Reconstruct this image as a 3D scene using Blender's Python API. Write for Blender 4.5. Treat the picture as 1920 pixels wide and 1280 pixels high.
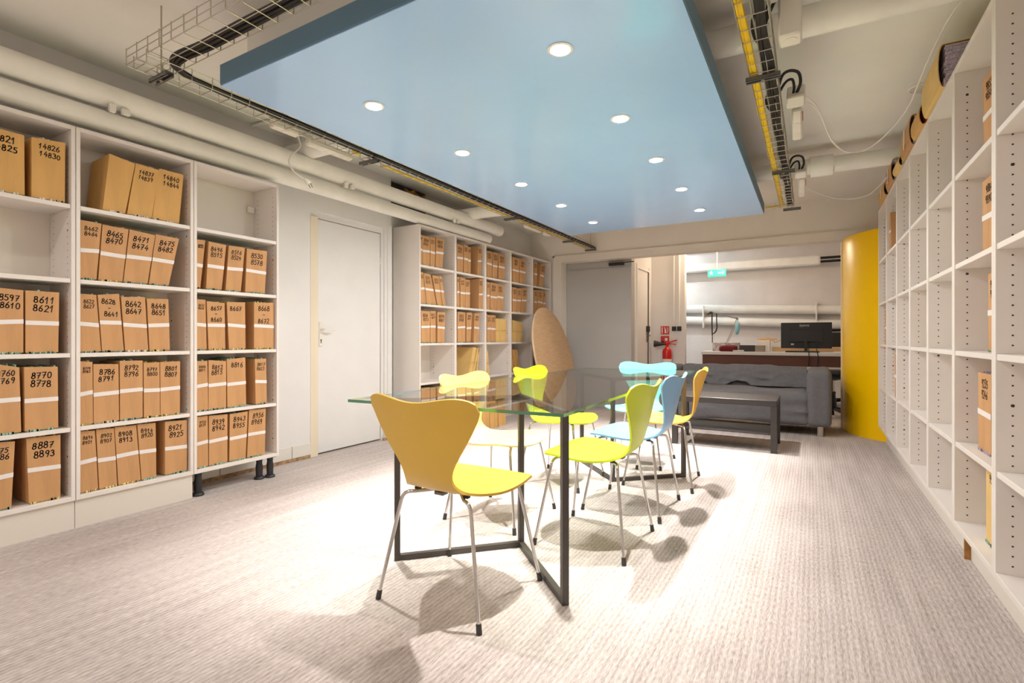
import bpy, math, random
from math import sin, cos, pi, radians, sqrt, atan2

for o in list(bpy.data.objects):
    bpy.data.objects.remove(o, do_unlink=True)
scene = bpy.context.scene
C = scene.collection
rnd = random.Random(7)

# ------------------------------------------------------------------ camera
cam_d = bpy.data.cameras.new('camera')
cam = bpy.data.objects.new('camera', cam_d)
C.objects.link(cam)
cam.location = (0, 0, 1.0)
cam.rotation_euler = (radians(90), 0, radians(30.43))
cam_d.sensor_fit = 'HORIZONTAL'
cam_d.sensor_width = 36.0
cam_d.lens = 36.0 * 955 / 1920
cam_d.shift_y = -6 / 1920
cam_d.clip_start = 0.02
cam_d.clip_end = 100
scene.camera = cam

# ------------------------------------------------------------------ world, exposure
world = bpy.data.worlds.new('world')
scene.world = world
world.use_nodes = True
bg = world.node_tree.nodes['Background']
bg.inputs[0].default_value = (1.0, 0.95, 0.88, 1)
bg.inputs[1].default_value = 0.02
vs = scene.view_settings
vs.view_transform = 'Standard'
vs.look = 'None'
vs.gamma = 1.0
vs.use_curve_mapping = False
vs.exposure = 2.0
scene.cycles.blur_glossy = 0.36      # keeps the lamps' reflection off the glass table

SPOT_POWER = 57.0          # each ceiling downlight
SPOT_COLOR = (1.0, 0.945, 0.905)
LENS_STRENGTH = 145.0
ROOM_FILL = 14.0          # unseen fill lamps added in the ceiling behind the camera
BACK_COOL = 32.0           # unseen tube added for the cool light in the back room
BACK_WARM = 3.2           # track spots in the back room

# ------------------------------------------------------------------ materials
M = {}


def mat(name, col, rough=0.5, metal=0.0, spec=0.5, var=0.0, scale=8.0, bump=0.0, bscale=60.0,
        stretch=(1, 1, 1), coat=0.0, emit=None, estr=0.0, trans=0.0):
    m = bpy.data.materials.new(name)
    m.use_nodes = True
    nt = m.node_tree
    b = nt.nodes['Principled BSDF']
    b.inputs['Base Color'].default_value = (*col, 1)
    b.inputs['Roughness'].default_value = rough
    b.inputs['Metallic'].default_value = metal
    b.inputs['Specular IOR Level'].default_value = spec
    b.inputs['Coat Weight'].default_value = coat
    b.inputs['Transmission Weight'].default_value = trans
    if emit:
        b.inputs['Emission Color'].default_value = (*emit, 1)
        b.inputs['Emission Strength'].default_value = estr
    if var > 0 or bump > 0:
        tc = nt.nodes.new('ShaderNodeTexCoord')
        mp = nt.nodes.new('ShaderNodeMapping')
        mp.inputs['Scale'].default_value = stretch
        nt.links.new(tc.outputs['Object'], mp.inputs['Vector'])
    if var > 0:
        n = nt.nodes.new('ShaderNodeTexNoise')
        n.inputs['Scale'].default_value = scale
        n.inputs['Detail'].default_value = 5
        nt.links.new(mp.outputs[0], n.inputs['Vector'])
        mr = nt.nodes.new('ShaderNodeMapRange')
        mr.inputs['From Min'].default_value = 0.3
        mr.inputs['From Max'].default_value = 0.7
        mr.inputs['To Min'].default_value = 1 - var
        mr.inputs['To Max'].default_value = 1 + var
        nt.links.new(n.outputs['Fac'], mr.inputs['Value'])
        mx = nt.nodes.new('ShaderNodeVectorMath')
        mx.operation = 'SCALE'
        mx.inputs[0].default_value = col
        nt.links.new(mr.outputs[0], mx.inputs['Scale'])
        nt.links.new(mx.outputs[0], b.inputs['Base Color'])
    if bump > 0:
        n2 = nt.nodes.new('ShaderNodeTexNoise')
        n2.inputs['Scale'].default_value = bscale
        n2.inputs['Detail'].default_value = 4
        nt.links.new(mp.outputs[0], n2.inputs['Vector'])
        bp = nt.nodes.new('ShaderNodeBump')
        bp.inputs['Strength'].default_value = bump
        bp.inputs['Distance'].default_value = 0.02
        nt.links.new(n2.outputs['Fac'], bp.inputs['Height'])
        nt.links.new(bp.outputs[0], b.inputs['Normal'])
    M[name] = m
    return m


mat('wall_paint', (0.80, 0.785, 0.77), 0.75, var=0.03, scale=2.5, bump=0.05, bscale=25)
mat('wall_beige', (0.88, 0.825, 0.75), 0.8, var=0.04, scale=1.5, bump=0.05, bscale=30)
mat('ceiling_paint', (0.90, 0.875, 0.82), 0.8, var=0.05, scale=1.2, bump=0.08, bscale=14)
mat('grey_wall', (0.50, 0.49, 0.475), 0.8, var=0.03, scale=2, bump=0.06, bscale=20)
mat('rough_wall', (0.78, 0.73, 0.69), 0.85, var=0.05, scale=3, bump=0.3, bscale=6)
mat('door_paint', (0.81, 0.80, 0.785), 0.45, var=0.02, scale=4)
mat('door_frame', (0.82, 0.72, 0.56), 0.45, var=0.04, scale=5, stretch=(1, 1, .2))
mat('melamine', (0.86, 0.80, 0.75), 0.42, var=0.015, scale=6)
mat('melamine_back', (0.80, 0.74, 0.66), 0.5, var=0.02, scale=3)
mat('peg_hole', (0.06, 0.04, 0.03), 0.9)
mat('plinth', (0.80, 0.74, 0.67), 0.55)
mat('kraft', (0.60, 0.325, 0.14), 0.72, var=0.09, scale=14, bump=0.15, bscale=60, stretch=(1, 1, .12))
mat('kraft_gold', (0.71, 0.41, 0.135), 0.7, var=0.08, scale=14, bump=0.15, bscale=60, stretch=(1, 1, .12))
mat('manila', (0.80, 0.54, 0.20), 0.65, var=0.06, scale=9)
mat('band', (0.88, 0.83, 0.80), 0.6)
mat('ink', (0.018, 0.014, 0.012), 0.7)
mat('paper_green', (0.30, 0.47, 0.36), 0.8, var=0.5, scale=120)
mat('paper_yellow', (0.72, 0.60, 0.24), 0.8, var=0.4, scale=120)
mat('paper_white', (0.78, 0.72, 0.60), 0.8, var=0.25, scale=120)
mat('paper_red', (0.75, 0.16, 0.08), 0.8, var=0.3, scale=100)
mat('paper_lilac', (0.55, 0.46, 0.56), 0.8, var=0.4, scale=120)
mat('pipe_paint', (0.90, 0.88, 0.82), 0.5, var=0.05, scale=5, bump=0.05, bscale=18)
mat('panel_side_shaded', (0.11, 0.22, 0.32), 0.5)  # darker blue for the unlit sides; their shade is in the colour
mat('panel_blue', (0.41, 0.64, 1.0), 0.14, var=0.03, scale=1.3, spec=0.6)
mat('lamp_trim', (0.85, 0.85, 0.85), 0.35)
mat('lamp_lens', (1, 1, 1), 0.5, emit=(1, 0.95, 0.905), estr=LENS_STRENGTH)
mat('steel_wire', (0.52, 0.48, 0.40), 0.38, metal=0.9)
mat('grey_steel', (0.20, 0.20, 0.195), 0.5, metal=0.5)
mat('cable_black', (0.012, 0.012, 0.012), 0.45)
mat('cable_yellow', (0.86, 0.58, 0.02), 0.45)
mat('cable_white', (0.80, 0.76, 0.70), 0.5)
mat('plastic_white', (0.82, 0.78, 0.70), 0.4)
mat('plastic_red', (0.62, 0.02, 0.02), 0.35)
mat('chrome', (0.60, 0.59, 0.575), 0.10, metal=1.0)
mat('foot_cap', (0.035, 0.033, 0.032), 0.6)
mat('chair_mustard', (0.67, 0.42, 0.06), 0.36, var=0.02, scale=5)
mat('chair_cream', (0.90, 0.72, 0.26), 0.36)
mat('chair_lime', (0.62, 0.74, 0.02), 0.36)
mat('chair_blue', (0.22, 0.46, 0.74), 0.36)
mat('chair_orange', (0.90, 0.53, 0.08), 0.36)
mat('chair_aqua', (0.20, 0.70, 0.65), 0.36)
mat('trestle', (0.075, 0.065, 0.058), 0.42, metal=0.35)
mat('black_leg', (0.02, 0.02, 0.022), 0.4)
mat('oval_wood', (0.60, 0.39, 0.215), 0.55, var=0.10, scale=7, stretch=(1, 1, 9), bump=0.05)
mat('oval_edge', (0.80, 0.60, 0.38), 0.5)
mat('sofa_cloth', (0.165, 0.16, 0.168), 0.92, var=0.08, scale=30, bump=0.12, bscale=260)
mat('sofa_leg', (0.62, 0.58, 0.53), 0.3, metal=0.7)
mat('coffee_table', (0.045, 0.038, 0.036), 0.36, var=0.1, scale=10, stretch=(.2, 1, 1))
mat('yellow_gloss', (1.0, 0.60, 0.0), 0.32, spec=0.35)
mat('yellow_trim', (0.84, 0.66, 0.36), 0.3)
mat('desk_white', (0.72, 0.71, 0.70), 0.4)
mat('desk_wood', (0.125, 0.04, 0.02), 0.45, var=0.25, scale=7, stretch=(.15, 1, 1))
mat('screen_black', (0.012, 0.012, 0.013), 0.4)
mat('screen_dark', (0.007, 0.007, 0.008), 0.25)
mat('logo_grey', (0.45, 0.45, 0.46), 0.4)
mat('extinguisher_red', (0.62, 0.012, 0.01), 0.28)
mat('sign_red', (0.62, 0.03, 0.025), 0.5)
mat('sign_white', (0.85, 0.80, 0.76), 0.5)
mat('exit_green', (0.02, 0.55, 0.30), 0.4, emit=(0.02, 0.75, 0.42), estr=.22)
mat('exit_white', (0.8, 1, 0.9), 0.4, emit=(0.65, 1, 0.85), estr=.5)
mat('lamp_blue', (0.27, 0.55, 0.66), 0.4)
mat('red_cloth', (0.13, 0.008, 0.012), 0.9)
mat('dark_box', (0.03, 0.028, 0.027), 0.6)
mat('box_print', (0.48, 0.40, 0.38), 0.7, var=0.5, scale=30)
mat('taupe_box', (0.33, 0.27, 0.22), 0.7)
mat('light_wood', (0.72, 0.47, 0.24), 0.5)
mat('tile_skirting', (0.80, 0.76, 0.70), 0.35)
mat('bare_plaster', (0.42, 0.26, 0.14), 0.9, var=0.5, scale=28, bump=0.6, bscale=50)
mat('rust', (0.36, 0.17, 0.05), 0.9, var=0.4, scale=25)
mat('dark_gap', (0.03, 0.025, 0.02), 0.9)
mat('fill_tube_cool', (1, 1, 1), 0.5, emit=(0.75, 0.88, 1.0), estr=BACK_COOL)
mat('track_lens', (1, 1, 1), 0.5, emit=(1, 0.75, 0.5), estr=25)


def carpet():
    m = mat('carpet', (0.5, 0.42, 0.37), 0.95, spec=0.15)
    nt = m.node_tree
    b = nt.nodes['Principled BSDF']
    N = nt.nodes.new
    L = nt.links.new
    tc = N('ShaderNodeTexCoord')
    sx = N('ShaderNodeSeparateXYZ')
    L(tc.outputs['Object'], sx.inputs[0])
    mp = N('ShaderNodeMapping')
    mp.inputs['Scale'].default_value = (1, 0.16, 1)
    L(tc.outputs['Object'], mp.inputs['Vector'])
    wob = N('ShaderNodeTexNoise')
    wob.inputs['Scale'].default_value = 9
    L(tc.outputs['Object'], wob.inputs['Vector'])
    mul = N('ShaderNodeMath'); mul.operation = 'MULTIPLY'; mul.inputs[1].default_value = 2 * pi / 0.0185
    L(sx.outputs['X'], mul.inputs[0])
    wm = N('ShaderNodeMath'); wm.operation = 'MULTIPLY_ADD'; wm.inputs[1].default_value = 2.2
    L(wob.outputs['Fac'], wm.inputs[0]); L(mul.outputs[0], wm.inputs[2])
    sn = N('ShaderNodeMath'); sn.operation = 'SINE'
    L(wm.outputs[0], sn.inputs[0])
    # fine yarn speckle and long streaks
    sp = N('ShaderNodeTexNoise'); sp.inputs['Scale'].default_value = 230; sp.inputs['Detail'].default_value = 3
    L(mp.outputs[0], sp.inputs['Vector'])
    st = N('ShaderNodeTexNoise'); st.inputs['Scale'].default_value = 26; st.inputs['Detail'].default_value = 5
    mp2 = N('ShaderNodeMapping'); mp2.inputs['Scale'].default_value = (1, 0.05, 1)
    L(tc.outputs['Object'], mp2.inputs['Vector']); L(mp2.outputs[0], st.inputs['Vector'])
    big = N('ShaderNodeTexNoise'); big.inputs['Scale'].default_value = 1.3; big.inputs['Detail'].default_value = 6
    L(tc.outputs['Object'], big.inputs['Vector'])
    s1 = N('ShaderNodeMath'); s1.operation = 'MULTIPLY_ADD'; s1.inputs[1].default_value = 0.075; s1.inputs[2].default_value = 0.0
    L(sn.outputs[0], s1.inputs[0])
    s2 = N('ShaderNodeMath'); s2.operation = 'MULTIPLY_ADD'; s2.inputs[1].default_value = 0.85
    L(sp.outputs['Fac'], s2.inputs[0]); L(s1.outputs[0], s2.inputs[2])
    s3 = N('ShaderNodeMath'); s3.operation = 'MULTIPLY_ADD'; s3.inputs[1].default_value = 0.40
    L(st.outputs['Fac'], s3.inputs[0]); L(s2.outputs[0], s3.inputs[2])
    s4 = N('ShaderNodeMath'); s4.operation = 'MULTIPLY_ADD'; s4.inputs[1].default_value = 0.35
    L(big.outputs['Fac'], s4.inputs[0]); L(s3.outputs[0], s4.inputs[2])
    cr = N('ShaderNodeValToRGB')
    cr.color_ramp.elements[0].position = 0.42
    cr.color_ramp.elements[0].color = (0.25, 0.205, 0.185, 1)
    cr.color_ramp.elements[1].position = 1.0
    cr.color_ramp.elements[1].color = (0.66, 0.585, 0.55, 1)
    L(s4.outputs[0], cr.inputs[0])
    L(cr.outputs[0], b.inputs['Base Color'])
    bp = N('ShaderNodeBump'); bp.inputs['Strength'].default_value = 0.5; bp.inputs['Distance'].default_value = 0.004
    L(s2.outputs[0], bp.inputs['Height']); L(bp.outputs[0], b.inputs['Normal'])


carpet()


def thin_glass():
    m = bpy.data.materials.new('table_glass'); m.use_nodes = True
    nt = m.node_tree; nt.nodes.clear()
    N = nt.nodes.new; L = nt.links.new
    out = N('ShaderNodeOutputMaterial')
    fr = N('ShaderNodeFresnel'); fr.inputs['IOR'].default_value = 1.5
    tr = N('ShaderNodeBsdfTransparent'); tr.inputs[0].default_value = (0.955, 0.985, 0.965, 1)
    gl = N('ShaderNodeBsdfGlossy'); gl.inputs['Roughness'].default_value = 0.015
    mx = N('ShaderNodeMixShader')
    geo = N('ShaderNodeNewGeometry')
    inv = N('ShaderNodeMath'); inv.operation = 'SUBTRACT'; inv.inputs[0].default_value = 1.0
    L(geo.outputs['Backfacing'], inv.inputs[1])
    k = N('ShaderNodeMath'); k.operation = 'MULTIPLY'; L(fr.outputs[0], k.inputs[0]); L(inv.outputs[0], k.inputs[1])
    k2 = N('ShaderNodeMath'); k2.operation = 'DIVIDE'; k2.use_clamp = True
    d2 = N('ShaderNodeMath'); d2.operation = 'MULTIPLY'; d2.inputs[1].default_value = 2.0; L(k.outputs[0], d2.inputs[0])
    a2 = N('ShaderNodeMath'); a2.operation = 'ADD'; a2.inputs[1].default_value = 1.0; L(k.outputs[0], a2.inputs[0])
    L(d2.outputs[0], k2.inputs[0]); L(a2.outputs[0], k2.inputs[1])
    L(k2.outputs[0], mx.inputs[0]); L(tr.outputs[0], mx.inputs[1]); L(gl.outputs[0], mx.inputs[2])
    L(mx.outputs[0], out.inputs[0])
    M['table_glass'] = m
    m2 = bpy.data.materials.new('glass_edge'); m2.use_nodes = True
    b = m2.node_tree.nodes['Principled BSDF']
    b.inputs['Base Color'].default_value = (0.10, 0.30, 0.20, 1)
    b.inputs['Roughness'].default_value = 0.12
    b.inputs['Transmission Weight'].default_value = 0.35
    M['glass_edge'] = m2


thin_glass()


# ------------------------------------------------------------------ mesh helpers
class MB:
    def __init__(self):
        self.v = []; self.f = []; self.m = []; self.mi = 0

    def add(self, vs_, fs_):
        k = len(self.v)
        self.v += [tuple(p) for p in vs_]
        for f in fs_:
            self.f.append(tuple(i + k for i in f)); self.m.append(self.mi)
        return self

    def box(self, x0, x1, y0, y1, z0, z1):
        v = [(x0, y0, z0), (x1, y0, z0), (x1, y1, z0), (x0, y1, z0), (x0, y0, z1), (x1, y0, z1), (x1, y1, z1), (x0, y1, z1)]
        return self.add(v, [(0, 3, 2, 1), (4, 5, 6, 7), (0, 1, 5, 4), (1, 2, 6, 5), (2, 3, 7, 6), (3, 0, 4, 7)])

    def rbox(self, x0, x1, y0, y1, z0, z1, r=0.004):
        """box with chamfered edges"""
        r = min(r, (x1 - x0) * .45, (y1 - y0) * .45, (z1 - z0) * .45)
        vs_ = []; idx = {}
        for ix, (x, sx) in enumerate(((x0, 1), (x1, -1))):
            for iy, (y, sy) in enumerate(((y0, 1), (y1, -1))):
                for iz, (z, sz) in enumerate(((z0, 1), (z1, -1))):
                    idx[ix, iy, iz, 0] = len(vs_); vs_.append((x, y + sy * r, z + sz * r))
                    idx[ix, iy, iz, 1] = len(vs_); vs_.append((x + sx * r, y, z + sz * r))
                    idx[ix, iy, iz, 2] = len(vs_); vs_.append((x + sx * r, y + sy * r, z))
        fs_ = []
        for i in (0, 1):
            q = [idx[i, a, b, 0] for a, b in ((0, 0), (1, 0), (1, 1), (0, 1))]
            fs_.append(tuple(q if i else q[::-1]))
            q = [idx[a, i, b, 1] for a, b in ((0, 0), (1, 0), (1, 1), (0, 1))]
            fs_.append(tuple(q[::-1] if i else q))
            q = [idx[a, b, i, 2] for a, b in ((0, 0), (1, 0), (1, 1), (0, 1))]
            fs_.append(tuple(q if i else q[::-1]))
        for a in (0, 1):
            for b in (0, 1):
                q = [idx[0, a, b, 1], idx[0, a, b, 2], idx[1, a, b, 2], idx[1, a, b, 1]]
                fs_.append(tuple(q if (a == b) else q[::-1]))
                q = [idx[a, 0, b, 0], idx[a, 0, b, 2], idx[a, 1, b, 2], idx[a, 1, b, 0]]
                fs_.append(tuple(q[::-1] if (a == b) else q))
                q = [idx[a, b, 0, 0], idx[a, b, 0, 1], idx[a, b, 1, 1], idx[a, b, 1, 0]]
                fs_.append(tuple(q if (a == b) else q[::-1]))
                for c in (0, 1):
                    t = [idx[a, b, c, 0], idx[a, b, c, 1], idx[a, b, c, 2]]
                    fs_.append(tuple(t if ((a + b + c) % 2 == 0) else t[::-1]))
        return self.add(vs_, fs_)

    def tube(self, pts, r, n=8, caps=True):
        k = len(pts); rings = []
        up = None
        rr = r if isinstance(r, (list, tuple)) else [r] * k
        for i in range(k):
            a = pts[max(i - 1, 0)]; b = pts[min(i + 1, k - 1)]
            d = [b[j] - a[j] for j in range(3)]
            l = sqrt(sum(t * t for t in d)) or 1; d = [t / l for t in d]
            if up is None:
                up = (0, 0, 1) if abs(d[2]) < .9 else (1, 0, 0)
            s = (d[1] * up[2] - d[2] * up[1], d[2] * up[0] - d[0] * up[2], d[0] * up[1] - d[1] * up[0])
            l = sqrt(sum(t * t for t in s)) or 1; s = [t / l for t in s]
            u = (s[1] * d[2] - s[2] * d[1], s[2] * d[0] - s[0] * d[2], s[0] * d[1] - s[1] * d[0])
            up = u
            rings.append([[pts[i][j] + rr[i] * (cos(2 * pi * q / n) * s[j] + sin(2 * pi * q / n) * u[j]) for j in range(3)] for q in range(n)])
        vs_ = [p for rg in rings for p in rg]
        fs_ = []
        for i in range(k - 1):
            for q in range(n):
                fs_.append((i * n + q, i * n + (q + 1) % n, (i + 1) * n + (q + 1) % n, (i + 1) * n + q))
        if caps:
            fs_.append(tuple(range(n))[::-1]); fs_.append(tuple((k - 1) * n + q for q in range(n)))
        return self.add(vs_, fs_)

    def cyl(self, p0, p1, r0, r1=None, n=16):
        return self.tube([p0, p1], [r0, r0 if r1 is None else r1], n)

    def disc(self, c, r, axis, n=8):
        vs_ = []
        for q in range(n):
            a = 2 * pi * q / n
            if axis == 'y': vs_.append((c[0] + r * cos(a), c[1], c[2] + r * sin(a)))
            elif axis == 'x': vs_.append((c[0], c[1] + r * cos(a), c[2] + r * sin(a)))
            else: vs_.append((c[0] + r * cos(a), c[1] + r * sin(a), c[2]))
        return self.add(vs_, [tuple(range(n))])

    def lathe(self, prof, c=(0, 0, 0), n=20):
        """prof: (radius, z) list, turned about a vertical axis through c"""
        vs_ = []; k = len(prof)
        for r, z in prof:
            for q in range(n):
                vs_.append((c[0] + r * cos(2 * pi * q / n), c[1] + r * sin(2 * pi * q / n), c[2] + z))
        fs_ = []
        for i in range(k - 1):
            for q in range(n):
                fs_.append((i * n + q, i * n + (q + 1) % n, (i + 1) * n + (q + 1) % n, (i + 1) * n + q))
        fs_.append(tuple(range(n))[::-1]); fs_.append(tuple((k - 1) * n + q for q in range(n)))
        return self.add(vs_, fs_)

    def prism(self, poly, ext):
        """closed polygon (3D points) pushed along ext"""
        n = len(poly)
        vs_ = list(poly) + [tuple(p[j] + ext[j] for j in range(3)) for p in poly]
        fs_ = [tuple(range(n)), tuple(range(2 * n - 1, n - 1, -1))]
        for i in range(n):
            fs_.append((i, n + i, n + (i + 1) % n, (i + 1) % n))
        return self.add(vs_, fs_)

    def mesh(self, name, mats, smooth=False, fix=True):
        me = bpy.data.meshes.new(name)
        me.from_pydata(self.v, [], self.f)
        if not isinstance(mats, (list, tuple)): mats = [mats]
        for m in mats: me.materials.append(M[m])
        for p, i in zip(me.polygons, self.m):
            p.material_index = i
            p.use_smooth = smooth
        if fix:
            import bmesh
            bm = bmesh.new(); bm.from_mesh(me)
            bmesh.ops.recalc_face_normals(bm, faces=bm.faces)
            bm.to_mesh(me); bm.free()
        if smooth:
            try: me.set_sharp_from_angle(angle=radians(40))
            except Exception: pass
        me.update()
        return me

    def build(self, name, mats, parent=None, smooth=False, fix=True, loc=None):
        o = bpy.data.objects.new(name, self.mesh(name, mats, smooth, fix))
        C.objects.link(o)
        if parent is not None: o.parent = parent
        if loc: o.location = loc
        return o


def inst(name, me, parent=None, loc=(0, 0, 0), rot=(0, 0, 0)):
    o = bpy.data.objects.new(name, me)
    C.objects.link(o)
    o.parent = parent; o.location = loc; o.rotation_euler = rot
    return o


def empty(name, loc=(0, 0, 0), rz=0.0):
    o = bpy.data.objects.new(name, None)
    C.objects.link(o)
    o.empty_display_size = 0.1
    o.location = loc; o.rotation_euler = (0, 0, rz)
    return o


def tag(o, label=None, cat=None, group=None, kind=None):
    if label: o['label'] = label
    if cat: o['category'] = cat
    if group: o['group'] = group
    if kind: o['kind'] = kind
    return o


def struct(o, label=None):
    o['kind'] = 'structure'
    if label: o['label'] = label
    return o


def spline(pts, n=8):
    """Catmull-Rom through points"""
    out = []
    P = [pts[0]] + list(pts) + [pts[-1]]
    for i in range(1, len(P) - 2):
        for k in range(n):
            t = k / n
            out.append(tuple(0.5 * (2 * P[i][j] + (P[i + 1][j] - P[i - 1][j]) * t + (2 * P[i - 1][j] - 5 * P[i][j] + 4 * P[i + 1][j] - P[i + 2][j]) * t * t
                                    + (3 * P[i][j] - P[i - 1][j] - 3 * P[i + 1][j] + P[i + 2][j]) * t ** 3) for j in range(3)))
    out.append(tuple(pts[-1]))
    return out


ORD = ['zeroth', 'first', 'second', 'third', 'fourth', 'fifth', 'sixth', 'seventh', 'eighth', 'ninth', 'tenth']

# ------------------------------------------------------------------ room shell
ZC = 2.60
YB, YF = -2.0, 6.92          # wall behind the camera, far wall with the opening
XW, XW2, XR = -3.62, -3.73, 0.93
YBACK = 10.0

struct(MB().box(-5.2, 1.2, YB - .1, YBACK + .1, -0.06, 0).build('floor', 'carpet'), 'grey beige ribbed carpet floor')
struct(MB().box(-5.2, 1.2, YB - .1, YBACK + .1, ZC, ZC + .08).build('ceiling', 'ceiling_paint'), 'off white painted ceiling')

DY0, DY1, DZ = 2.90, 3.66, 2.03      # door leaf opening in the left wall
w = MB()
w.box(XW - .15, XW, YB, DY0 - .075, 0, ZC)
w.box(XW - .15, XW, DY0 - .075, DY1 + .03, DZ + .05, ZC)
w.box(XW - .15, XW, DY1 + .03, 3.775, 0, ZC)
w.box(XW2 - .15, XW2, 3.775, YF, 0, ZC)
struct(w.build('wall_left', 'wall_paint'), 'off white painted wall with a door')
struct(MB().box(XR, XR + .12, YB, YBACK, 0, ZC).build('wall_right', 'wall_beige'))
struct(MB().box(-3.9, XR, YB - .1, YB, 0, ZC).build('wall_near', 'wall_beige'))
# far wall with its wide opening
OX0, OX1, OZ = -3.20, 0.93, 2.125
w = MB()
w.box(XW2 - .15, OX0, YF, YF + .16, 0, ZC)
w.box(OX0, OX1, YF, YF + .16, OZ, ZC)
struct(w.build('wall_far', 'wall_beige'), 'beige wall above and beside the wide opening')
t = MB()
t.box(-3.34, OX0, YF - .022, YF - .001, 0, 2.225)
t.box(OX0, OX1 - .35, YF - .022, YF - .001, OZ, 2.225)
t.box(-3.34, -3.31, YF - .03, YF - .022, 0, 2.225)
t.box(-3.34, OX1 - .35, YF - .03, YF - .022, 2.205, 2.225)
struct(t.build('trim_1', 'wall_beige'), 'beige moulding around the wide opening')
# back room
w = MB(); w.box(-3.6, -2.20, 7.085, 7.24, 0, 2.02)
w.box(-3.6, -2.20, 7.10, 7.24, 2.02, ZC)
struct(w.build('wall_partition', 'grey_wall'), 'plain grey partition behind the wide opening')
w = MB()
w.box(-2.30, -2.20, 7.24, 7.38, 0, ZC); w.box(-2.30, -2.20, 7.38, 7.98, 2.06, ZC); w.box(-2.30, -2.20, 7.98, 8.14, 0, ZC)
w.box(-2.30, -1.685, 8.14, 8.26, 0, ZC)
struct(w.build('wall_lobby', 'wall_paint'), 'narrow pale wall with a door and fire extinguisher')
struct(MB().box(-5.2, 1.2, YBACK, YBACK + .1, 0, ZC).build('wall_back', 'rough_wall'), 'rough pale concrete wall of the back room')
struct(MB().box(-4.6, -4.5, 8.2, YBACK, 0, ZC).build('wall_back_side', 'rough_wall'))
struct(MB().box(-4.6, -2.30, 8.2, 8.26, 0, ZC).build('wall_lobby_rear', 'grey_wall'))
# downstand beam above the blue panel
struct(MB().box(-2.55, -.2, 1.60, 1.86, 2.42, ZC).build('trim_2', 'ceiling_paint'), 'painted beam above the blue panel')

# door in the left wall
d1 = struct(empty('door_1', (XW, DY0, 0)), 'plain white door in the left wall')
f = MB()
f.box(-.09, .004, -.075, 0.0, 0, DZ + .0); f.mi = 1; f.box(-.09, -.02, -.075, DY1 - DY0 + .03, DZ, DZ + .05); f.box(-.09, -.02, DY1 - DY0, DY1 - DY0 + .03, 0, DZ)
f.build('door_frame', ['door_frame', 'wall_paint'], d1)
leaf = MB().rbox(-.075, -.03, .004, DY1 - DY0 - .004, .012, DZ - .006, .003).build('door_leaf', 'door_paint', d1)
h = MB()
h.rbox(-.03, -.024, .035, .072, .93, 1.14, .002)
h.tube(spline([(-.027, .053, 1.075), (.015, .053, 1.075), (.022, .062, 1.075), (.022, .16, 1.07)], 5), .0085, 8)
hh = h.build('door_handle', 'plastic_white', d1, True)
k = MB(); k.cyl((-.0239, .053, .985), (-.0232, .053, .985), .007, n=10); k.box(-.0239, -.0232, .049, .057, .958, .985)
k.build('keyhole', 'dark_gap', hh)
for z in (.25, 1.72):
    MB().cyl((-.03, DY1 - DY0 - .002, z), (-.03, DY1 - DY0 - .002, z + .07), .007, n=8).build('hinge', 'door_paint', d1, True)
# right-hand casing beside the door
struct(MB().box(XW - .02, XW + .012, DY1 + .06, 3.775, 0, DZ + .09).build('trim_3', 'wall_paint'), 'white casing strip beside the door')
# skirting tiles and bare strip below them
bb = struct(empty('baseboard_left', (XW, 1.2, 0)), 'white tile skirting with bare strip below')
for i, (a, b) in enumerate(((.0, .28), (.285, .57), (.575, .86), (.865, 1.15), (1.155, 1.44), (1.445, 1.62))):
    MB().rbox(0, .012, a, b, .028, .125, .002).build('skirting_tile', 'tile_skirting', bb)
MB().box(0, .008, 0, 1.62, 0, .03).build('bare_strip', 'bare_plaster', bb)
b2 = struct(empty('baseboard_door', (XW, 3.69, 0)), 'worn bare strip at the foot of the door casing')
MB().rbox(0, .02, 0, .085, 0, .10, .002).build('skirting_tile', 'tile_skirting', b2)
MB().box(.0, .022, -.03, .085, 0, .022).build('bare_strip', 'bare_plaster', b2)

# door in the back lobby (seen edge on through the opening)
d2 = struct(empty('door_2', (-2.20, 7.38, 0)), 'narrow cream door in the back lobby')
f = MB(); f.box(-.08, .012, -.05, .0, 0, 2.10); f.box(-.08, .012, .60, .65, 0, 2.10); f.box(-.08, .012, 0, .6, 2.03, 2.06)
f.build('door_frame', 'door_paint', d2)
MB().rbox(-.06, -.012, .003, .597, .01, 2.03, .003).build('door_leaf', 'door_paint', d2)
h = MB(); h.rbox(-.012, -.006, .52, .565, .94, 1.16, .002); h.tube([(-.01, .545, 1.04), (.04, .545, 1.04), (.045, .45, 1.04)], .009, 8)
h.build('door_handle', 'grey_steel', d2)
MB().rbox(-.012, .03, .50, .575, 1.10, 1.19, .004).build('lock_box', 'dark_box', d2)
dc = MB(); dc.rbox(-2.52, -2.30, 7.03, 7.084, 2.045, 2.085, .006); dc.tube([(-2.42, 7.035, 2.06), (-2.26, 7.02, 2.075), (-2.16, 7.07, 2.085)], .008, 6)
tag(dc.build('door_closer', 'dark_box'), 'black overhead door closer high on the grey partition', 'door closer')

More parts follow.
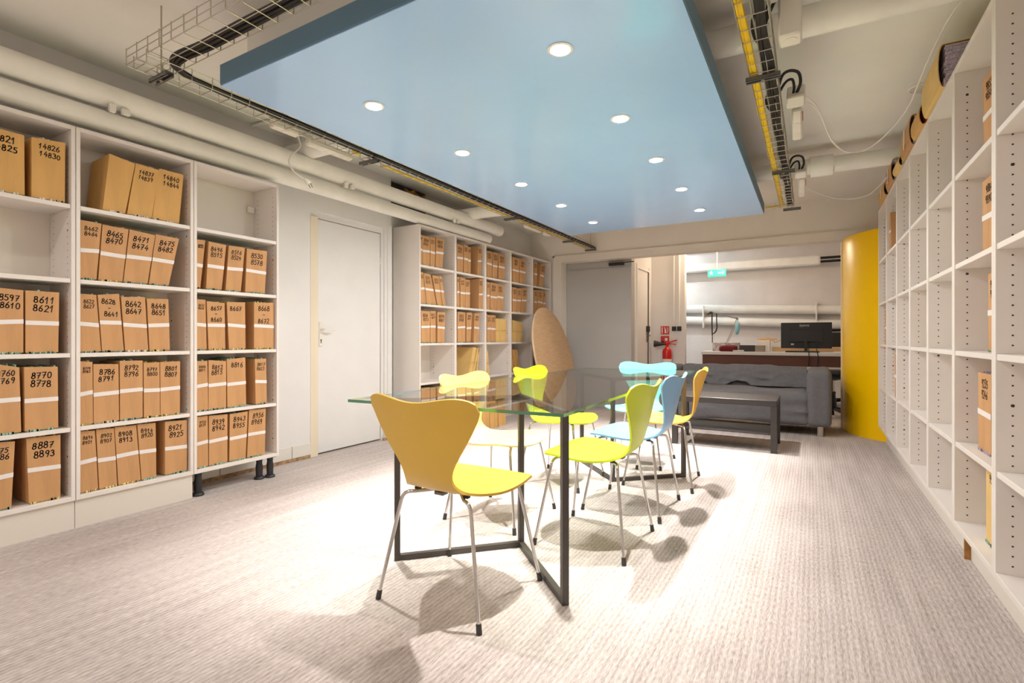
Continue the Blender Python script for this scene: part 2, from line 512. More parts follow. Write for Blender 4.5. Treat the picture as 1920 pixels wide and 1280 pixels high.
# ------------------------------------------------------------------ shelving
def bookcase(name, x_front, depth, y0, width, tiers, ztop, sgn, plinth_x, zbot, label, group, plinth=True, side=.018):
    """open shelving unit; sgn=-1: stands on the left wall and opens to +X, sgn=+1: the other way round"""
    root = empty(name, (x_front, y0, 0))
    tag(root, label, 'bookcase', group)
    s = sgn
    def X(d): return s * d
    def bx(d0, d1, a, b, z0, z1):
        return MB().rbox(min(X(d0), X(d1)), max(X(d0), X(d1)), a, b, z0, z1, .0015)
    bx(0, depth, 0, side, zbot, ztop).build('side_panel', 'melamine', root)
    bx(0, depth, width - side, width, zbot, ztop).build('side_panel', 'melamine', root)
    bx(0, depth, side, width - side, ztop - .022, ztop).build('top_panel', 'melamine', root)
    bx(0, depth, side, width - side, zbot, zbot + .024).build('bottom_panel', 'melamine', root)
    bx(depth - .008, depth, side, width - side, zbot + .024, ztop - .022).build('back_panel', 'melamine_back', root)
    sm = None
    for z in tiers:
        if sm is None:
            sm = bx(.004, depth - .009, side + .001, width - side - .001, -.022, 0).mesh('shelf', 'melamine')
        inst('shelf', sm, root, (0, 0, z))
    ph = MB()
    n = int((ztop - zbot - .08) / .035)
    for i in range(n):
        z = zbot + .055 + i * .035
        for d in (.045, depth - .06):
            for yy, q in ((side + .0006, 1), (width - side - .0006, -1)):
                ph.disc((X(d), yy, z), .0034 if rnd.random() > .05 else .006, 'y', 6)
    tag(ph.build('peg_holes', 'peg_hole', root, fix=False), kind='stuff')
    if plinth:
        px = plinth_x - x_front
        bxm = MB().box(min(px, px + s * .016), max(px, px + s * .016), 0, width, 0, zbot - .001)
        bxm.build('plinth', 'plinth', root)
    return root


TL = (0.533, 0.922, 1.312, 1.700)
XL = -3.33
ZB_L = .148
for i, (y0, lab) in enumerate(((.555, 'tall white shelving unit at the left picture edge'),
                              (1.148, 'middle white shelving unit of the three left of the door'),
                              (1.741, 'white shelving unit on black feet nearest the white door'))):
    r = bookcase('bookcase', XL, .285, y0, .590, TL, 2.113, -1, -3.344, ZB_L, lab, 'white shelving units left of the door', plinth=(i < 2))
    if i == 2:
        lm = MB()
        lm.lathe([(.034, 0), (.036, .008), (.030, .018), (.022, .022), (.024, .09), (.019, .115), (.021, .13), (.021, .146)], n=14)
        me = lm.mesh('foot', 'black_leg', True)
        for (dx, dy) in ((-.03, .045), (-.05, .475), (-.03, .545)):
            inst('foot', me, r, (dx - .01, dy, 0))
        pm = MB().box(-.09, -.004, -.03, .03, .1445, .1475)
        inst('foot_plate', pm.mesh('foot_plate', 'black_leg'), r, (0, .04, 0)); inst('foot_plate', pm.mesh('foot_plate', 'black_leg'), r, (0, .54, 0))
        MB().rbox(-.278, -.25, .515, .562, 1.93, 1.975, .003).build('wall_bracket', 'plastic_white', r)

T2 = (0.55, 0.95, 1.345, 1.738)
X2 = -3.36
S2W = .5965
for i in range(5):
    bookcase('bookcase', X2, .355, 3.905 + i * S2W, S2W - .0005, T2, 2.14, -1, -3.375, .10,
             f'{ORD[i + 1]} white shelving unit beyond the door, counted from the door', 'white shelving units beyond the door')

TR = (0.532, 0.944, 1.334, 1.735)
XRS = .56
for i in range(7):
    bookcase('bookcase', XRS, .35, 1.835 + i * .60, .5995, TR, 2.222, 1, .622, .150,
             f'{ORD[7 - i]} white shelving unit on the right wall, counted from the yellow column', 'white shelving units on the right wall', side=.0225)
wb = MB().box(.60, .622, 3.03, 3.045, 0, .15)
tag(wb.build('wood_offcut', 'rust'), 'small brown wood end at the plinth of the right shelving', 'wood block')

# ------------------------------------------------------------------ handwriting
def arc(cx, cy, rx, ry, a0, a1, n=8):
    return [(cx + rx * cos(radians(a0 + (a1 - a0) * i / n)), cy + ry * sin(radians(a0 + (a1 - a0) * i / n))) for i in range(n + 1)]


DIG = {
    '0': [arc(.28, .5, .24, .46, 80, 440, 12)],
    '1': [[(.05, .62), (.30, .98), (.26, .02)]],
    '2': [arc(.27, .74, .22, .23, 160, -30, 7) + [(.05, .04), (.18, .10), (.56, .03)]],
    '3': [arc(.25, .76, .22, .20, 150, -80, 7) + arc(.24, .27, .27, .27, 85, -150, 8)],
    '4': [[(.30, .98), (.03, .36), (.54, .38)], [(.40, .62), (.36, 0)]],
    '5': [[(.52, .96), (.16, .94), (.12, .58)] + arc(.25, .31, .26, .29, 110, -140, 8)],
    '6': [[(.42, .98), (.16, .62)] + arc(.28, .28, .22, .26, 150, 510, 10)],
    '7': [[(.03, .92), (.52, .95), (.20, .0)], [(.14, .48), (.46, .52)]],
    '8': [arc(.28, .74, .19, .22, 270, -90, 10) + arc(.28, .25, .24, .25, 90, 450, 10)],
    '9': [arc(.27, .72, .20, .23, 20, 380, 10) + [(.42, .35), (.30, 0)]],
    '-': [[(.08, .5), (.48, .52)]],
}


def write(mb, text, h, w, to3d):
    """pen strokes as flat ribbons; to3d maps (u, v) on the face to a 3D point"""
    x = 0.0
    for ch in text:
        if ch in DIG:
            sl = rnd.uniform(.02, .16); jy = rnd.uniform(-.06, .06); sc = rnd.uniform(.92, 1.08)
            for st in DIG[ch]:
                p = [((q[0] + sl * q[1]) * h * sc * .92 + x, (q[1] + jy) * h * sc) for q in st]
                for i in range(len(p) - 1):
                    (x0, y0), (x1, y1) = p[i], p[i + 1]
                    l = sqrt((x1 - x0) ** 2 + (y1 - y0) ** 2) or 1e-6
                    ux, uy = (x1 - x0) / l, (y1 - y0) / l
                    e = w * .4
                    ax, ay, bx_, by = x0 - ux * e, y0 - uy * e, x1 + ux * e, y1 + uy * e
                    nx, ny = -uy * w / 2, ux * w / 2
                    mb.add([to3d(ax - nx, ay - ny), to3d(bx_ - nx, by - ny), to3d(bx_ + nx, by + ny), to3d(ax + nx, ay + ny)], [(0, 1, 2, 3)])
        x += h * (.66 if ch in DIG else .4)
    return x


def text_w(text, h):
    return sum(h * (.66 if c in DIG else .4) for c in text)


PAPERS = ['paper_green', 'paper_yellow', 'paper_white', 'paper_green', 'paper_yellow']


def archive_box(x, sgn, yb0, yb1, yt0, yt1, z0, zt0, zt1, depth, text, label, group, kraft='kraft', band=True, papers=None, lift=.007, name='archive_box', ink_w=.0046):
    """kraft sleeve standing on a shelf; front face lies in the plane x, sgn is the way it faces (+1 = +X).
    yb/yt: left/right limits of the front at the bottom and the top"""
    root = empty(name, (x, (yb0 + yb1) / 2, z0))
    cy = (yb0 + yb1) / 2
    tag(root, label, 'box', group)
    D = -sgn * depth
    skew = rnd.uniform(-.006, .006)
    zb = lift
    def ring(dx0, dx1, ins, z_from, extra=0.0, top=True):
        fr = [(dx0, yb0 + ins - cy, z_from), (dx0, yb1 - ins - cy, z_from), (dx1, yb1 - ins - cy + skew, z_from), (dx1, yb0 + ins - cy + skew, z_from)]
        tp = [(dx0, yt0 + ins - cy, zt0 - z0 + extra), (dx0, yt1 - ins - cy, zt1 - z0 + extra), (dx1, yt1 - ins - cy + skew, zt1 - z0 + extra - .004), (dx1, yt0 + ins - cy + skew, zt0 - z0 + extra - .004)]
        return fr, tp
    t = .0035
    fo, to = ring(0, D, 0, zb)
    fi, ti = ring(-sgn * t, D + sgn * t, t, zb)
    b = MB()
    fs_ = []
    for i in range(4):
        j = (i + 1) % 4
        fs_ += [(i, j, 4 + j, 4 + i), (8 + j, 8 + i, 12 + i, 12 + j), (4 + i, 4 + j, 12 + j, 12 + i), (j, i, 8 + i, 8 + j)]
    b.add(fo + to + fi + ti, fs_)
    b.build('sleeve', kraft, root)
    fp, tp = ring(-sgn * .006, D + sgn * .006, .0055, .001, -.012)
    p = MB(); p.add(fp + tp, [(3, 2, 1, 0), (4, 5, 6, 7), (0, 1, 5, 4), (1, 2, 6, 5), (2, 3, 7, 6), (3, 0, 4, 7)])
    # loose sheets standing a little proud of the sleeve
    w_ = yt1 - yt0
    for q in range(max(2, int(w_ / .014))):
        a = yt0 + .006 + (w_ - .02) * rnd.random() - cy
        zz = (zt0 + zt1) / 2 - z0 + rnd.uniform(-.012, .008)
        p.box(min(-sgn * .01, D * .9), max(-sgn * .01, D * .9), a, a + rnd.uniform(.003, .009), zz - .03, zz)
        c = yb0 + .006 + (yb1 - yb0 - .02) * rnd.random() - cy
        p.box(min(sgn * .004, D * .9), max(sgn * .004, D * .9), c, c + rnd.uniform(.004, .012), .0008, zb + .004)
    p.build('papers', papers or rnd.choice(PAPERS), root)
    def face(fu, z, off):
        """fu 0..1 across the front in reading order, z absolute"""
        k = (z - z0) / max((zt0 + zt1) / 2 - z0, .01)
        a = yb0 + (yt0 - yb0) * k; c = yb1 + (yt1 - yb1) * k
        if sgn < 0: a, c = c, a
        return (sgn * off, a + (c - a) * fu - cy, z - z0)
    hgt = (zt0 + zt1) / 2 - z0
    if band:
        zc = z0 + hgt * .5 + rnd.uniform(-.006, .006); tl = rnd.uniform(-.004, .004)
        vs_ = []
        for off in (.0004, .0018):
            vs_ += [face(-.004, zc - .011 - tl, off), face(1.004, zc - .011 + tl, off), face(1.004, zc + .011 + tl, off), face(-.004, zc + .011 - tl, off)]
        # a short return round the near side
        MB().add(vs_, [(0, 1, 2, 3), (4, 5, 6, 7), (0, 1, 5, 4), (1, 2, 6, 5), (2, 3, 7, 6), (3, 0, 4, 7)]).build('white_band', 'band', root)
    if text:
        wd = abs((yt1 - yt0 + yb1 - yb0) / 2)
        lines = text.split(' ')
        mb = MB()
        hh_ = min(.034, wd * .70 / max(text_w('0' * max(len(q) for q in lines), 1.0), .1))
        hh_ *= rnd.uniform(.9, 1.0)
        zz = z0 + hgt - .030 - hh_ * .9
        for q in lines:
            tw = text_w(q, hh_)
            u0 = max(.04, .5 - tw / wd / 2 + rnd.uniform(-.03, .06))
            tl = rnd.uniform(-.05, .03)
            write(mb, q, hh_, max(.0024, min(ink_w, hh_ * .15)), lambda u, v, u0=u0, zz=zz, tl=tl: face(u0 + u / wd, zz + v + tl * u, .0006))
            zz -= hh_ * 1.32
        mb.build('handwritten_number', 'ink', root, fix=False)
    return root


LEFT_BOXES = [
    ('14821 14825', 'A', 1, 0.794, 0.951, 0.79, 0.949, 2.005, 2.002),
    ('14826 14830', 'A', 1, 0.977, 1.108, 0.977, 1.11, 2.003, 2.018),
    ('8597 8610', 'A', 3, 0.837, 0.946, 0.837, 0.946, 1.243, 1.237),
    ('8611 8621', 'A', 3, 0.954, 1.081, 0.954, 1.085, 1.237, 1.237),
    ('8760 8769', 'A', 4, 0.826, 0.938, 0.822, 0.931, 0.884, 0.857),
    ('8770 8778', 'A', 4, 0.952, 1.081, 0.949, 1.079, 0.858, 0.854),
    ('8875 8886', 'A', 5, 0.808, 0.902, 0.808, 0.915, 0.508, 0.497),
    ('8887 8893', 'A', 5, 0.967, 1.09, 0.957, 1.09, 0.504, 0.501),
    ('', 'B', 1, 1.272, 1.379, 1.304, 1.428, 2.023, 2.003),
    ('14837 14839', 'B', 1, 1.388, 1.513, 1.432, 1.555, 2.008, 2.001),
    ('14840 14844', 'B', 1, 1.516, 1.664, 1.555, 1.69, 2.012, 2.012),
    ('8462 8464', 'B', 2, 1.173, 1.244, 1.175, 1.267, 1.631, 1.627),
    ('8465 8470', 'B', 2, 1.253, 1.365, 1.272, 1.395, 1.624, 1.62),
    ('8471 8474', 'B', 2, 1.37, 1.491, 1.401, 1.532, 1.621, 1.61),
    ('8475 8482', 'B', 2, 1.499, 1.605, 1.536, 1.664, 1.617, 1.612),
    ('8622 8627', 'B', 3, 1.173, 1.265, 1.173, 1.243, 1.237, 1.236),
    ('8628 - 8641', 'B', 3, 1.27, 1.372, 1.25, 1.349, 1.237, 1.25),
    ('8642 8647', 'B', 3, 1.379, 1.495, 1.359, 1.478, 1.233, 1.24),
    ('8648 8651', 'B', 3, 1.502, 1.612, 1.488, 1.603, 1.231, 1.237),
    ('8779 8785', 'B', 4, 1.173, 1.229, 1.173, 1.226, 0.878, 0.872),
    ('8786 8791', 'B', 4, 1.232, 1.349, 1.23, 1.346, 0.86, 0.855),
    ('8792 8796', 'B', 4, 1.354, 1.466, 1.353, 1.466, 0.873, 0.871),
    ('8797 8800', 'B', 4, 1.473, 1.557, 1.471, 1.555, 0.857, 0.857),
    ('8801 8807', 'B', 4, 1.56, 1.668, 1.559, 1.67, 0.858, 0.859),
    ('8894 8901', 'B', 5, 1.173, 1.252, 1.173, 1.237, 0.506, 0.5),
    ('8902 8907', 'B', 5, 1.257, 1.34, 1.243, 1.325, 0.505, 0.499),
    ('8908 8913', 'B', 5, 1.346, 1.456, 1.328, 1.433, 0.504, 0.501),
    ('8914 8920', 'B', 5, 1.461, 1.538, 1.439, 1.534, 0.503, 0.5),
    ('8921 8925', 'B', 5, 1.585, 1.71, 1.585, 1.71, 0.499, 0.492),
    ('8483 8495', 'C', 2, 1.77, 1.79, 1.77, 1.821, 1.625, 1.627),
    ('8496 8515', 'C', 2, 1.826, 1.926, 1.843, 1.957, 1.625, 1.619),
    ('8516 8529', 'C', 2, 1.953, 2.057, 1.975, 2.086, 1.62, 1.621),
    ('8530 8578', 'C', 2, 2.089, 2.234, 2.101, 2.252, 1.618, 1.622),
    ('8652 8656', 'C', 3, 1.77, 1.83, 1.77, 1.822, 1.247, 1.247),
    ('8657 - 8660', 'C', 3, 1.842, 1.951, 1.83, 1.946, 1.239, 1.233),
    ('8667', 'C', 3, 1.976, 2.091, 1.961, 2.087, 1.24, 1.247),
    ('8668 - 8672', 'C', 3, 2.153, 2.304, 2.153, 2.304, 1.248, 1.257),
    ('8808 8811', 'C', 4, 1.77, 1.84, 1.77, 1.834, 0.856, 0.854),
    ('8812 8815', 'C', 4, 1.842, 1.956, 1.842, 1.956, 0.859, 0.848),
    ('8816', 'C', 4, 1.965, 2.095, 1.961, 2.089, 0.859, 0.869),
    ('8817 8823', 'C', 4, 2.165, 2.25, 2.159, 2.244, 0.855, 0.855),
    ('8926 8939', 'C', 5, 1.77, 1.84, 1.77, 1.836, 0.503, 0.502),
    ('8939 8942', 'C', 5, 1.845, 1.965, 1.845, 1.965, 0.5, 0.495),
    ('8943 8955', 'C', 5, 1.978, 2.091, 1.982, 2.107, 0.493, 0.497),
    ('8956 8969', 'C', 5, 2.103, 2.234, 2.117, 2.241, 0.505, 0.5),
]
FAR_BOXES = [
    (1, 1, 1, 3.952, 3.976, 3.95, 3.972, 2.042),
    (1, 1, 2, 3.982, 4.09, 3.976, 4.093, 2.039),
    (1, 1, 3, 4.102, 4.171, 4.101, 4.179, 2.046),
    (1, 1, 4, 4.184, 4.299, 4.197, 4.332, 2.056),
    (2, 1, 1, 4.56, 4.671, 4.559, 4.671, 2.045),
    (2, 1, 2, 4.688, 4.764, 4.688, 4.769, 2.059),
    (2, 1, 3, 4.771, 4.822, 4.771, 4.822, 2.047),
    (2, 1, 4, 4.958, 5.036, 4.975, 5.048, 2.084),
    (3, 1, 1, 5.163, 5.271, 5.162, 5.277, 2.063),
    (3, 1, 2, 5.283, 5.388, 5.3, 5.416, 2.063),
    (3, 1, 3, 5.426, 5.567, 5.432, 5.586, 2.063),
    (4, 1, 1, 5.777, 5.939, 5.771, 5.957, 2.07),
    (4, 1, 2, 5.961, 6.117, 5.967, 6.133, 2.067),
    (5, 1, 1, 6.382, 6.463, 6.374, 6.48, 2.086),
    (5, 1, 2, 6.521, 6.648, 6.605, 6.735, 2.079),
    (1, 2, 1, 3.956, 4.034, 3.95, 3.985, 1.667),
    (1, 2, 2, 4.043, 4.197, 3.996, 4.101, 1.659),
    (1, 2, 3, 4.215, 4.293, 4.133, 4.234, 1.652),
    (1, 2, 4, 4.304, 4.36, 4.241, 4.286, 1.655),
    (2, 2, 1, 4.56, 4.605, 4.559, 4.6, 1.682),
    (2, 2, 2, 4.62, 4.712, 4.62, 4.712, 1.679),
    (2, 2, 3, 4.717, 4.806, 4.717, 4.806, 1.67),
    (2, 2, 4, 4.98, 5.099, 4.999, 5.107, 1.706),
    (3, 2, 1, 5.163, 5.223, 5.163, 5.223, 1.681),
    (3, 2, 2, 5.24, 5.388, 5.24, 5.394, 1.682),
    (3, 2, 3, 5.394, 5.541, 5.397, 5.548, 1.68),
    (4, 2, 1, 5.777, 5.882, 5.777, 5.889, 1.671),
    (4, 2, 2, 5.896, 5.983, 5.903, 6.012, 1.667),
    (4, 2, 3, 6.005, 6.139, 6.049, 6.17, 1.683),
    (5, 2, 1, 6.382, 6.471, 6.382, 6.471, 1.684),
    (5, 2, 2, 6.488, 6.639, 6.5, 6.656, 1.696),
    (5, 2, 3, 6.656, 6.743, 6.674, 6.743, 1.691),
    (1, 3, 1, 3.958, 4.093, 3.958, 4.093, 1.277),
    (1, 3, 2, 4.102, 4.185, 4.102, 4.185, 1.282),
    (1, 3, 3, 4.215, 4.327, 4.215, 4.347, 1.277),
    (2, 3, 1, 4.57, 4.712, 4.57, 4.712, 1.293),
    (2, 3, 2, 4.738, 4.816, 4.743, 4.849, 1.294),
    (2, 3, 3, 4.881, 4.98, 4.899, 5.002, 1.291),
    (3, 3, 1, 5.169, 5.254, 5.169, 5.254, 1.282),
    (3, 3, 2, 5.259, 5.353, 5.259, 5.353, 1.283),
    (1, 5, 1, 3.96, 4.093, 3.96, 4.093, 0.495),
    (1, 5, 2, 4.102, 4.206, 4.102, 4.206, 0.49),
    (1, 5, 3, 4.215, 4.36, 4.215, 4.36, 0.49),
    (2, 5, 1, 4.57, 4.691, 4.57, 4.691, 0.51),
    (2, 5, 2, 4.701, 4.838, 4.701, 4.838, 0.512),
]

CNT = {}
BAYNAME = {'A': 'left', 'B': 'middle', 'C': 'right'}
ZROW = {1: TL[3], 2: TL[2], 3: TL[1], 4: TL[0], 5: ZB_L + .024}
for (txt, bay, row, yb0, yb1, yt0, yt1, zt0, zt1) in LEFT_BOXES:
    nums = txt.replace(' - ', ' ').replace(' ', ' to ')
    if txt:
        kk_ = (bay, row); CNT[kk_] = CNT.get(kk_, 0) + 1
        lab = f'{ORD[CNT[kk_]]} numbered kraft box, {["", "top", "second", "third", "fourth", "bottom"][row]} shelf, {BAYNAME[bay]} unit left of door, marked {txt.split(" ")[0]}'
    else:
        lab = 'unmarked wide kraft box turned sideways on the top left shelf'
    pp = None
    if row in (1,): pp = 'paper_white'
    if txt == '8816': pp = 'paper_red'
    if bay == 'A' and row in (3, 4): pp = 'paper_green'
    if bay == 'C' and row in (2, 4, 5): pp = 'paper_green'
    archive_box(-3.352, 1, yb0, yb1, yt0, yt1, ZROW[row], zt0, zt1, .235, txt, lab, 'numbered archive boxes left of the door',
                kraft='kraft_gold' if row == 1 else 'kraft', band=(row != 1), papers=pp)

ZROW2 = {1: T2[3], 2: T2[2], 3: T2[1], 4: T2[0], 5: .124}
ROWN = {1: 'top', 2: 'second', 3: 'third', 4: 'fourth', 5: 'bottom'}
for (bay, row, k, yb0, yb1, yt0, yt1, zt) in FAR_BOXES:
    a = rnd.randint(150, 990)
    lo_, hi_ = 3.905 + (bay - 1) * S2W + .026, 3.905 + bay * S2W - .028
    yb0, yb1, yt0, yt1 = (max(lo_, min(hi_, q)) for q in (yb0, yb1, yt0, yt1))
    txt = f'{8}{a} {8}{a + rnd.randint(3, 9)}' if row < 4 else ''
    archive_box(X2 - .024, 1, yb0, yb1, yt0, yt1, ZROW2[row], zt, zt, .27, txt,
                f'{ORD[k]} kraft box in {ROWN[row]} row, {ORD[bay]} unit of shelving beyond the door',
                'archive boxes beyond the door', band=(row < 4), ink_w=.006)
# manila files on the far shelving
def manila(x, y0, y1, lean, z0, h, depth, label, name='manila_file', m='manila'):
    root = empty(name, (x, y0, z0)); tag(root, label, 'folder', 'manila files beyond the door')
    b = MB()
    w_ = y1 - y0
    b.add([(0, 0, 0.001), (0, w_, 0.001), (-depth, w_, 0.001), (-depth, 0, 0.001), (0, lean, h), (0, lean + w_, h - .006), (-depth, lean + w_, h - .006), (-depth, lean, h)],
          [(3, 2, 1, 0), (4, 5, 6, 7), (0, 1, 5, 4), (1, 2, 6, 5), (2, 3, 7, 6), (3, 0, 4, 7)])
    b.build('cover', m, root)
    s = MB(); s.add([(.0012, w_ * .1 + lean * .45, h * .45), (.0012, w_ * .9 + lean * .45, h * .45), (.0012, w_ * .9 + lean * .52, h * .52), (.0012, w_ * .1 + lean * .52, h * .52)], [(0, 1, 2, 3)])
    s.build('flap', 'kraft_gold', root, fix=False)
    return root


for i, (y0, y1) in enumerate(((5.372, 5.462), (5.466, 5.63))):
    manila(X2 - .03, y0, y1, 0, T2[1], .30, .26, f'{ORD[i + 1]} manila file in third row, third unit beyond the door')
for i, (y0, y1) in enumerate(((5.79, 5.87), (5.874, 5.98), (5.985, 6.06))):
    manila(X2 - .03, y0, y1, 0.0, T2[1], .29 - .01 * i, .26, f'{ORD[i + 1]} manila file in third row, fourth unit beyond the door')
for i, (y0, y1, ln) in enumerate(((4.78, 4.845, .10), (4.85, 4.885, .125), (4.935, 4.96, .055))):
    manila(X2 - .03, y0, y1, ln, T2[0], .345 - .01 * i, .28, f'{ORD[i + 1]} leaning manila envelope in fourth row, second unit beyond the door')
manila(X2 - .03, 5.175, 5.225, -.03, T2[0], .30, .26, 'single leaning manila envelope in fourth row, third unit beyond the door')
for i, y0 in enumerate((5.84, 5.92, 6.0)):
    manila(X2 - .06, y0, y0 + .05, -.09, T2[0] + .10 * 0, .30, .24, f'{ORD[i + 1]} dark leaning file in fourth row, fourth unit beyond the door', m='kraft_gold')
# boxes standing on the carpet in front of the far shelving
for i, (y0, y1) in enumerate(((4.40, 4.545), (4.55, 4.70), (4.71, 4.87), (4.885, 5.045))):
    archive_box(-3.045, 1, y0, y1, y0 - .02, y1 - .02, 0, .34 - .01 * i, .335 - .01 * i, .27, '', f'{ORD[i + 1]} kraft box standing on the carpet before the far shelving',
                'kraft boxes on the carpet', kraft='kraft_gold', band=False, papers='paper_white', lift=.003)

# boxes on the right shelving; their fronts face -X
def rbox_(y0, y1, z0, h, txt, label, kraft='kraft', band=True, x=.60, lean=0.0, papers=None):
    archive_box(x, -1, y0, y1, y0 + lean, y1 + lean, z0, z0 + h, z0 + h, .24, txt, label, 'boxes on the right shelving', kraft=kraft, band=band, papers=papers)


rbox_(2.64, 2.80, TR[3], .33, '9855 9856', 'kraft box marked 9855 on the top shelf at the right edge', x=.615, lean=.012)
rbox_(2.64, 2.815, TR[2], .315, '9884 9890', 'kraft box marked 9884 on the second shelf at the right edge', x=.615, lean=.008)
rbox_(2.60, 2.740, TR[1], .315, '9105 9113', 'kraft box marked 9105 on the third shelf at the right edge', x=.615)
rbox_(2.68, 2.86, TR[0], .325, '9235 9246', 'kraft box marked 9235 on the fourth shelf at the right edge', x=.61, papers='paper_lilac')
rbox_(2.62, 2.77, .174, .31, '951', 'pale kraft box on the bottom shelf at the right edge', kraft='manila', band=False, x=.615)
rbox_(5.22, 5.33, TR[3], .32, '', 'leaning kraft box on the top shelf near the yellow column', x=.572, lean=.06)
rbox_(5.50, 5.67, TR[1], .31, '', 'kraft box on the third shelf next to the yellow column', x=.575)
rbox_(4.88, 5.01, TR[0], .34, '', 'kraft box on the fourth shelf near the yellow column', x=.572, lean=.02)
rbox_(4.87, 4.96, .174, .30, '', 'kraft box on the bottom shelf near the yellow column', x=.572)
rbox_(3.67, 3.785, TR[1], .31, '', 'pale folder on the third shelf in mid right shelving', kraft='manila', band=False, x=.58)

# stacks lying on top of the right shelving
ZT = 2.223
def stack(y0, y1, h, cov, pap, label, x0=.552, x1=.86, open_=False, strap=True):
    root = empty('paper_bundle', (x0, y0, ZT)); tag(root, label, 'folder', 'bundles on top of the right shelving')
    w_ = y1 - y0; D = x1 - x0
    c = MB()
    n = 7
    pts = []
    for i in range(n + 1):      # bulging cover wrapped round the papers
        a = pi * i / n
        pts.append((-.02 * sin(a), h * .5 * (1 - cos(a))))
    for i in range(n):
        (xa, za), (xb, zb) = pts[i], pts[i + 1]
        c.add([(xa, 0, za), (xa, w_, za), (xb, w_, zb), (xb, 0, zb), (xa + .004, 0, za), (xa + .004, w_, za), (xb + .004, w_, zb), (xb + .004, 0, zb)],
              [(0, 1, 2, 3), (7, 6, 5, 4), (0, 3, 7, 4), (1, 5, 6, 2)])
    c.box(0, D, 0, w_, 0, .004); c.box(0, D * .9, 0, w_, h - .004, h)
    c.build('cover', cov, root)
    p = MB()
    z = .005
    while z < h - .008:
        t_ = rnd.uniform(.006, .016)
        if z + t_ > h - .005: break
        p.box(.003 + rnd.uniform(0, .012), D - rnd.uniform(0, .03), -rnd.uniform(0, .012), w_ - rnd.uniform(0, .02), z, z + t_ - .001)
        z += t_
    p.build('papers', pap, root)
    if strap:
        MB().box(-.0225, -.0205, w_ * .45, w_ * .55, h * .15, h * .85).build('strap', 'band', root)
    return root


stack(3.20, 3.62, .21, 'manila', 'paper_lilac', 'large manila folder stuffed with papers on top of right shelving', strap=False)
stack(3.70, 3.98, .12, 'kraft_gold', 'paper_red', 'kraft folder with orange papers on top of right shelving', strap=False)
stack(4.05, 4.42, .19, 'kraft', 'paper_white', 'strapped kraft bundle on top of middle right shelving')
stack(4.50, 4.80, .07, 'manila', 'paper_white', 'flat manila folder on top of right shelving', strap=False)
stack(4.90, 5.24, .17, 'kraft', 'paper_lilac', 'strapped kraft bundle with lilac papers on far right shelving')
stack(5.36, 5.75, .12, 'kraft_gold', 'paper_white', 'low kraft bundle at the far end of right shelving')

# ------------------------------------------------------------------ pipes
def pipe(name, p0, p1, r, label, group='painted pipes', coll=(), round_end=False):
    root = empty(name, p0); tag(root, label, 'pipe', group)
    d = [p1[j] - p0[j] for j in range(3)]
    pts = [(0, 0, 0), tuple(d)]; rr = [r, r]
    if round_end:
        l = sqrt(sum(t * t for t in d)); u = [t / l for t in d]
        pts = [(0, 0, 0)]; rr = [r]
        for a in (0, 25, 50, 70, 85):
            pts.append(tuple(d[j] - u[j] * .035 * (1 - sin(radians(a))) for j in range(3))); rr.append(r - .035 * (1 - cos(radians(a))))
    MB().tube(pts, rr, 28).build('pipe_run', 'pipe_paint', root, True)
    for (t, ln, re) in coll:
        q0 = tuple(d[j] * t for j in range(3)); l = sqrt(sum(x * x for x in d))
        q1 = tuple(d[j] * (t + ln / l) for j in range(3))
        MB().cyl(q0, q1, re, n=28).build('coupling', 'pipe_paint', root, True)
    return root


pipe('water_pipe', (-3.40, YB, 2.352), (-3.40, 5.50, 2.352), .066, 'upper of two long cream pipes along the left wall', 'pipes along the left wall', round_end=True)
pipe('water_pipe', (-3.40, YB, 2.209), (-3.40, 5.24, 2.209), .058, 'lower of two long cream pipes along the left wall', 'pipes along the left wall', round_end=True)
pipe('ceiling_pipe', (-3.60, 2.62, 2.47), (.92, 2.76, 2.47), .068, 'cream ceiling pipe crossing over the blue panel near the camera', 'pipes crossing the ceiling')
pipe('ceiling_pipe', (-3.72, 4.80, 2.43), (.92, 4.98, 2.43), .066, 'cream ceiling pipe with wide coupling crossing the far part', 'pipes crossing the ceiling', coll=((.80, .16, .085),))
for y in (1.30, 2.95, 4.45):
    b = MB(); b.rbox(-3.36, -3.335, y, y + .03, 2.255, 2.30, .003); b.rbox(-3.36, -3.335, y + .06, y + .10, 2.262, 2.295, .003); b.tube([(-3.36, y + .015, 2.28), (-3.61, y + .015, 2.28)], .008, 6)
    tag(b.build('pipe_bracket', 'pipe_paint'), {1.30: 'pipe bracket above the middle left shelving unit', 2.95: 'pipe bracket above the white door', 4.45: 'pipe bracket above the far shelving'}[y], 'bracket', 'pipe brackets')
for k, (x, z) in enumerate(((-3.66, 2.50), (-3.60, 2.46), (-3.64, 2.40))):
    v = MB()
    v.tube(spline([(x, 4.02 + .1 * k, z + .06), (x + .06, 4.05 + .1 * k, z), (x + .08, 4.10 + .1 * k, z - .04)], 5), .013, 8)
    v.cyl((x + .05, 4.05 + .1 * k, z + .01), (x + .1, 4.05 + .1 * k, z + .02), .02, n=10)
    tag(v.build('valve', 'rust', smooth=True), ['left', 'middle', 'right'][k] + ' rusty valve in the dark gap above the cream pipes', 'valve', 'valves above the pipes')
tag(MB().rbox(-3.72, -3.66, 3.80, 4.36, 2.30, 2.585, .01).build('valve_recess', 'dark_gap'), 'dark recess behind the rusty valves by the ceiling', 'recess')
# thin steel bracket and small pipe on the ceiling at left
tag(MB().tube([(-3.6, 2.30, 2.585), (-2.45, 2.36, 2.585)], .012, 8).build('conduit', 'pipe_paint', smooth=True), 'thin painted conduit on ceiling beside the near pipe', 'conduit')

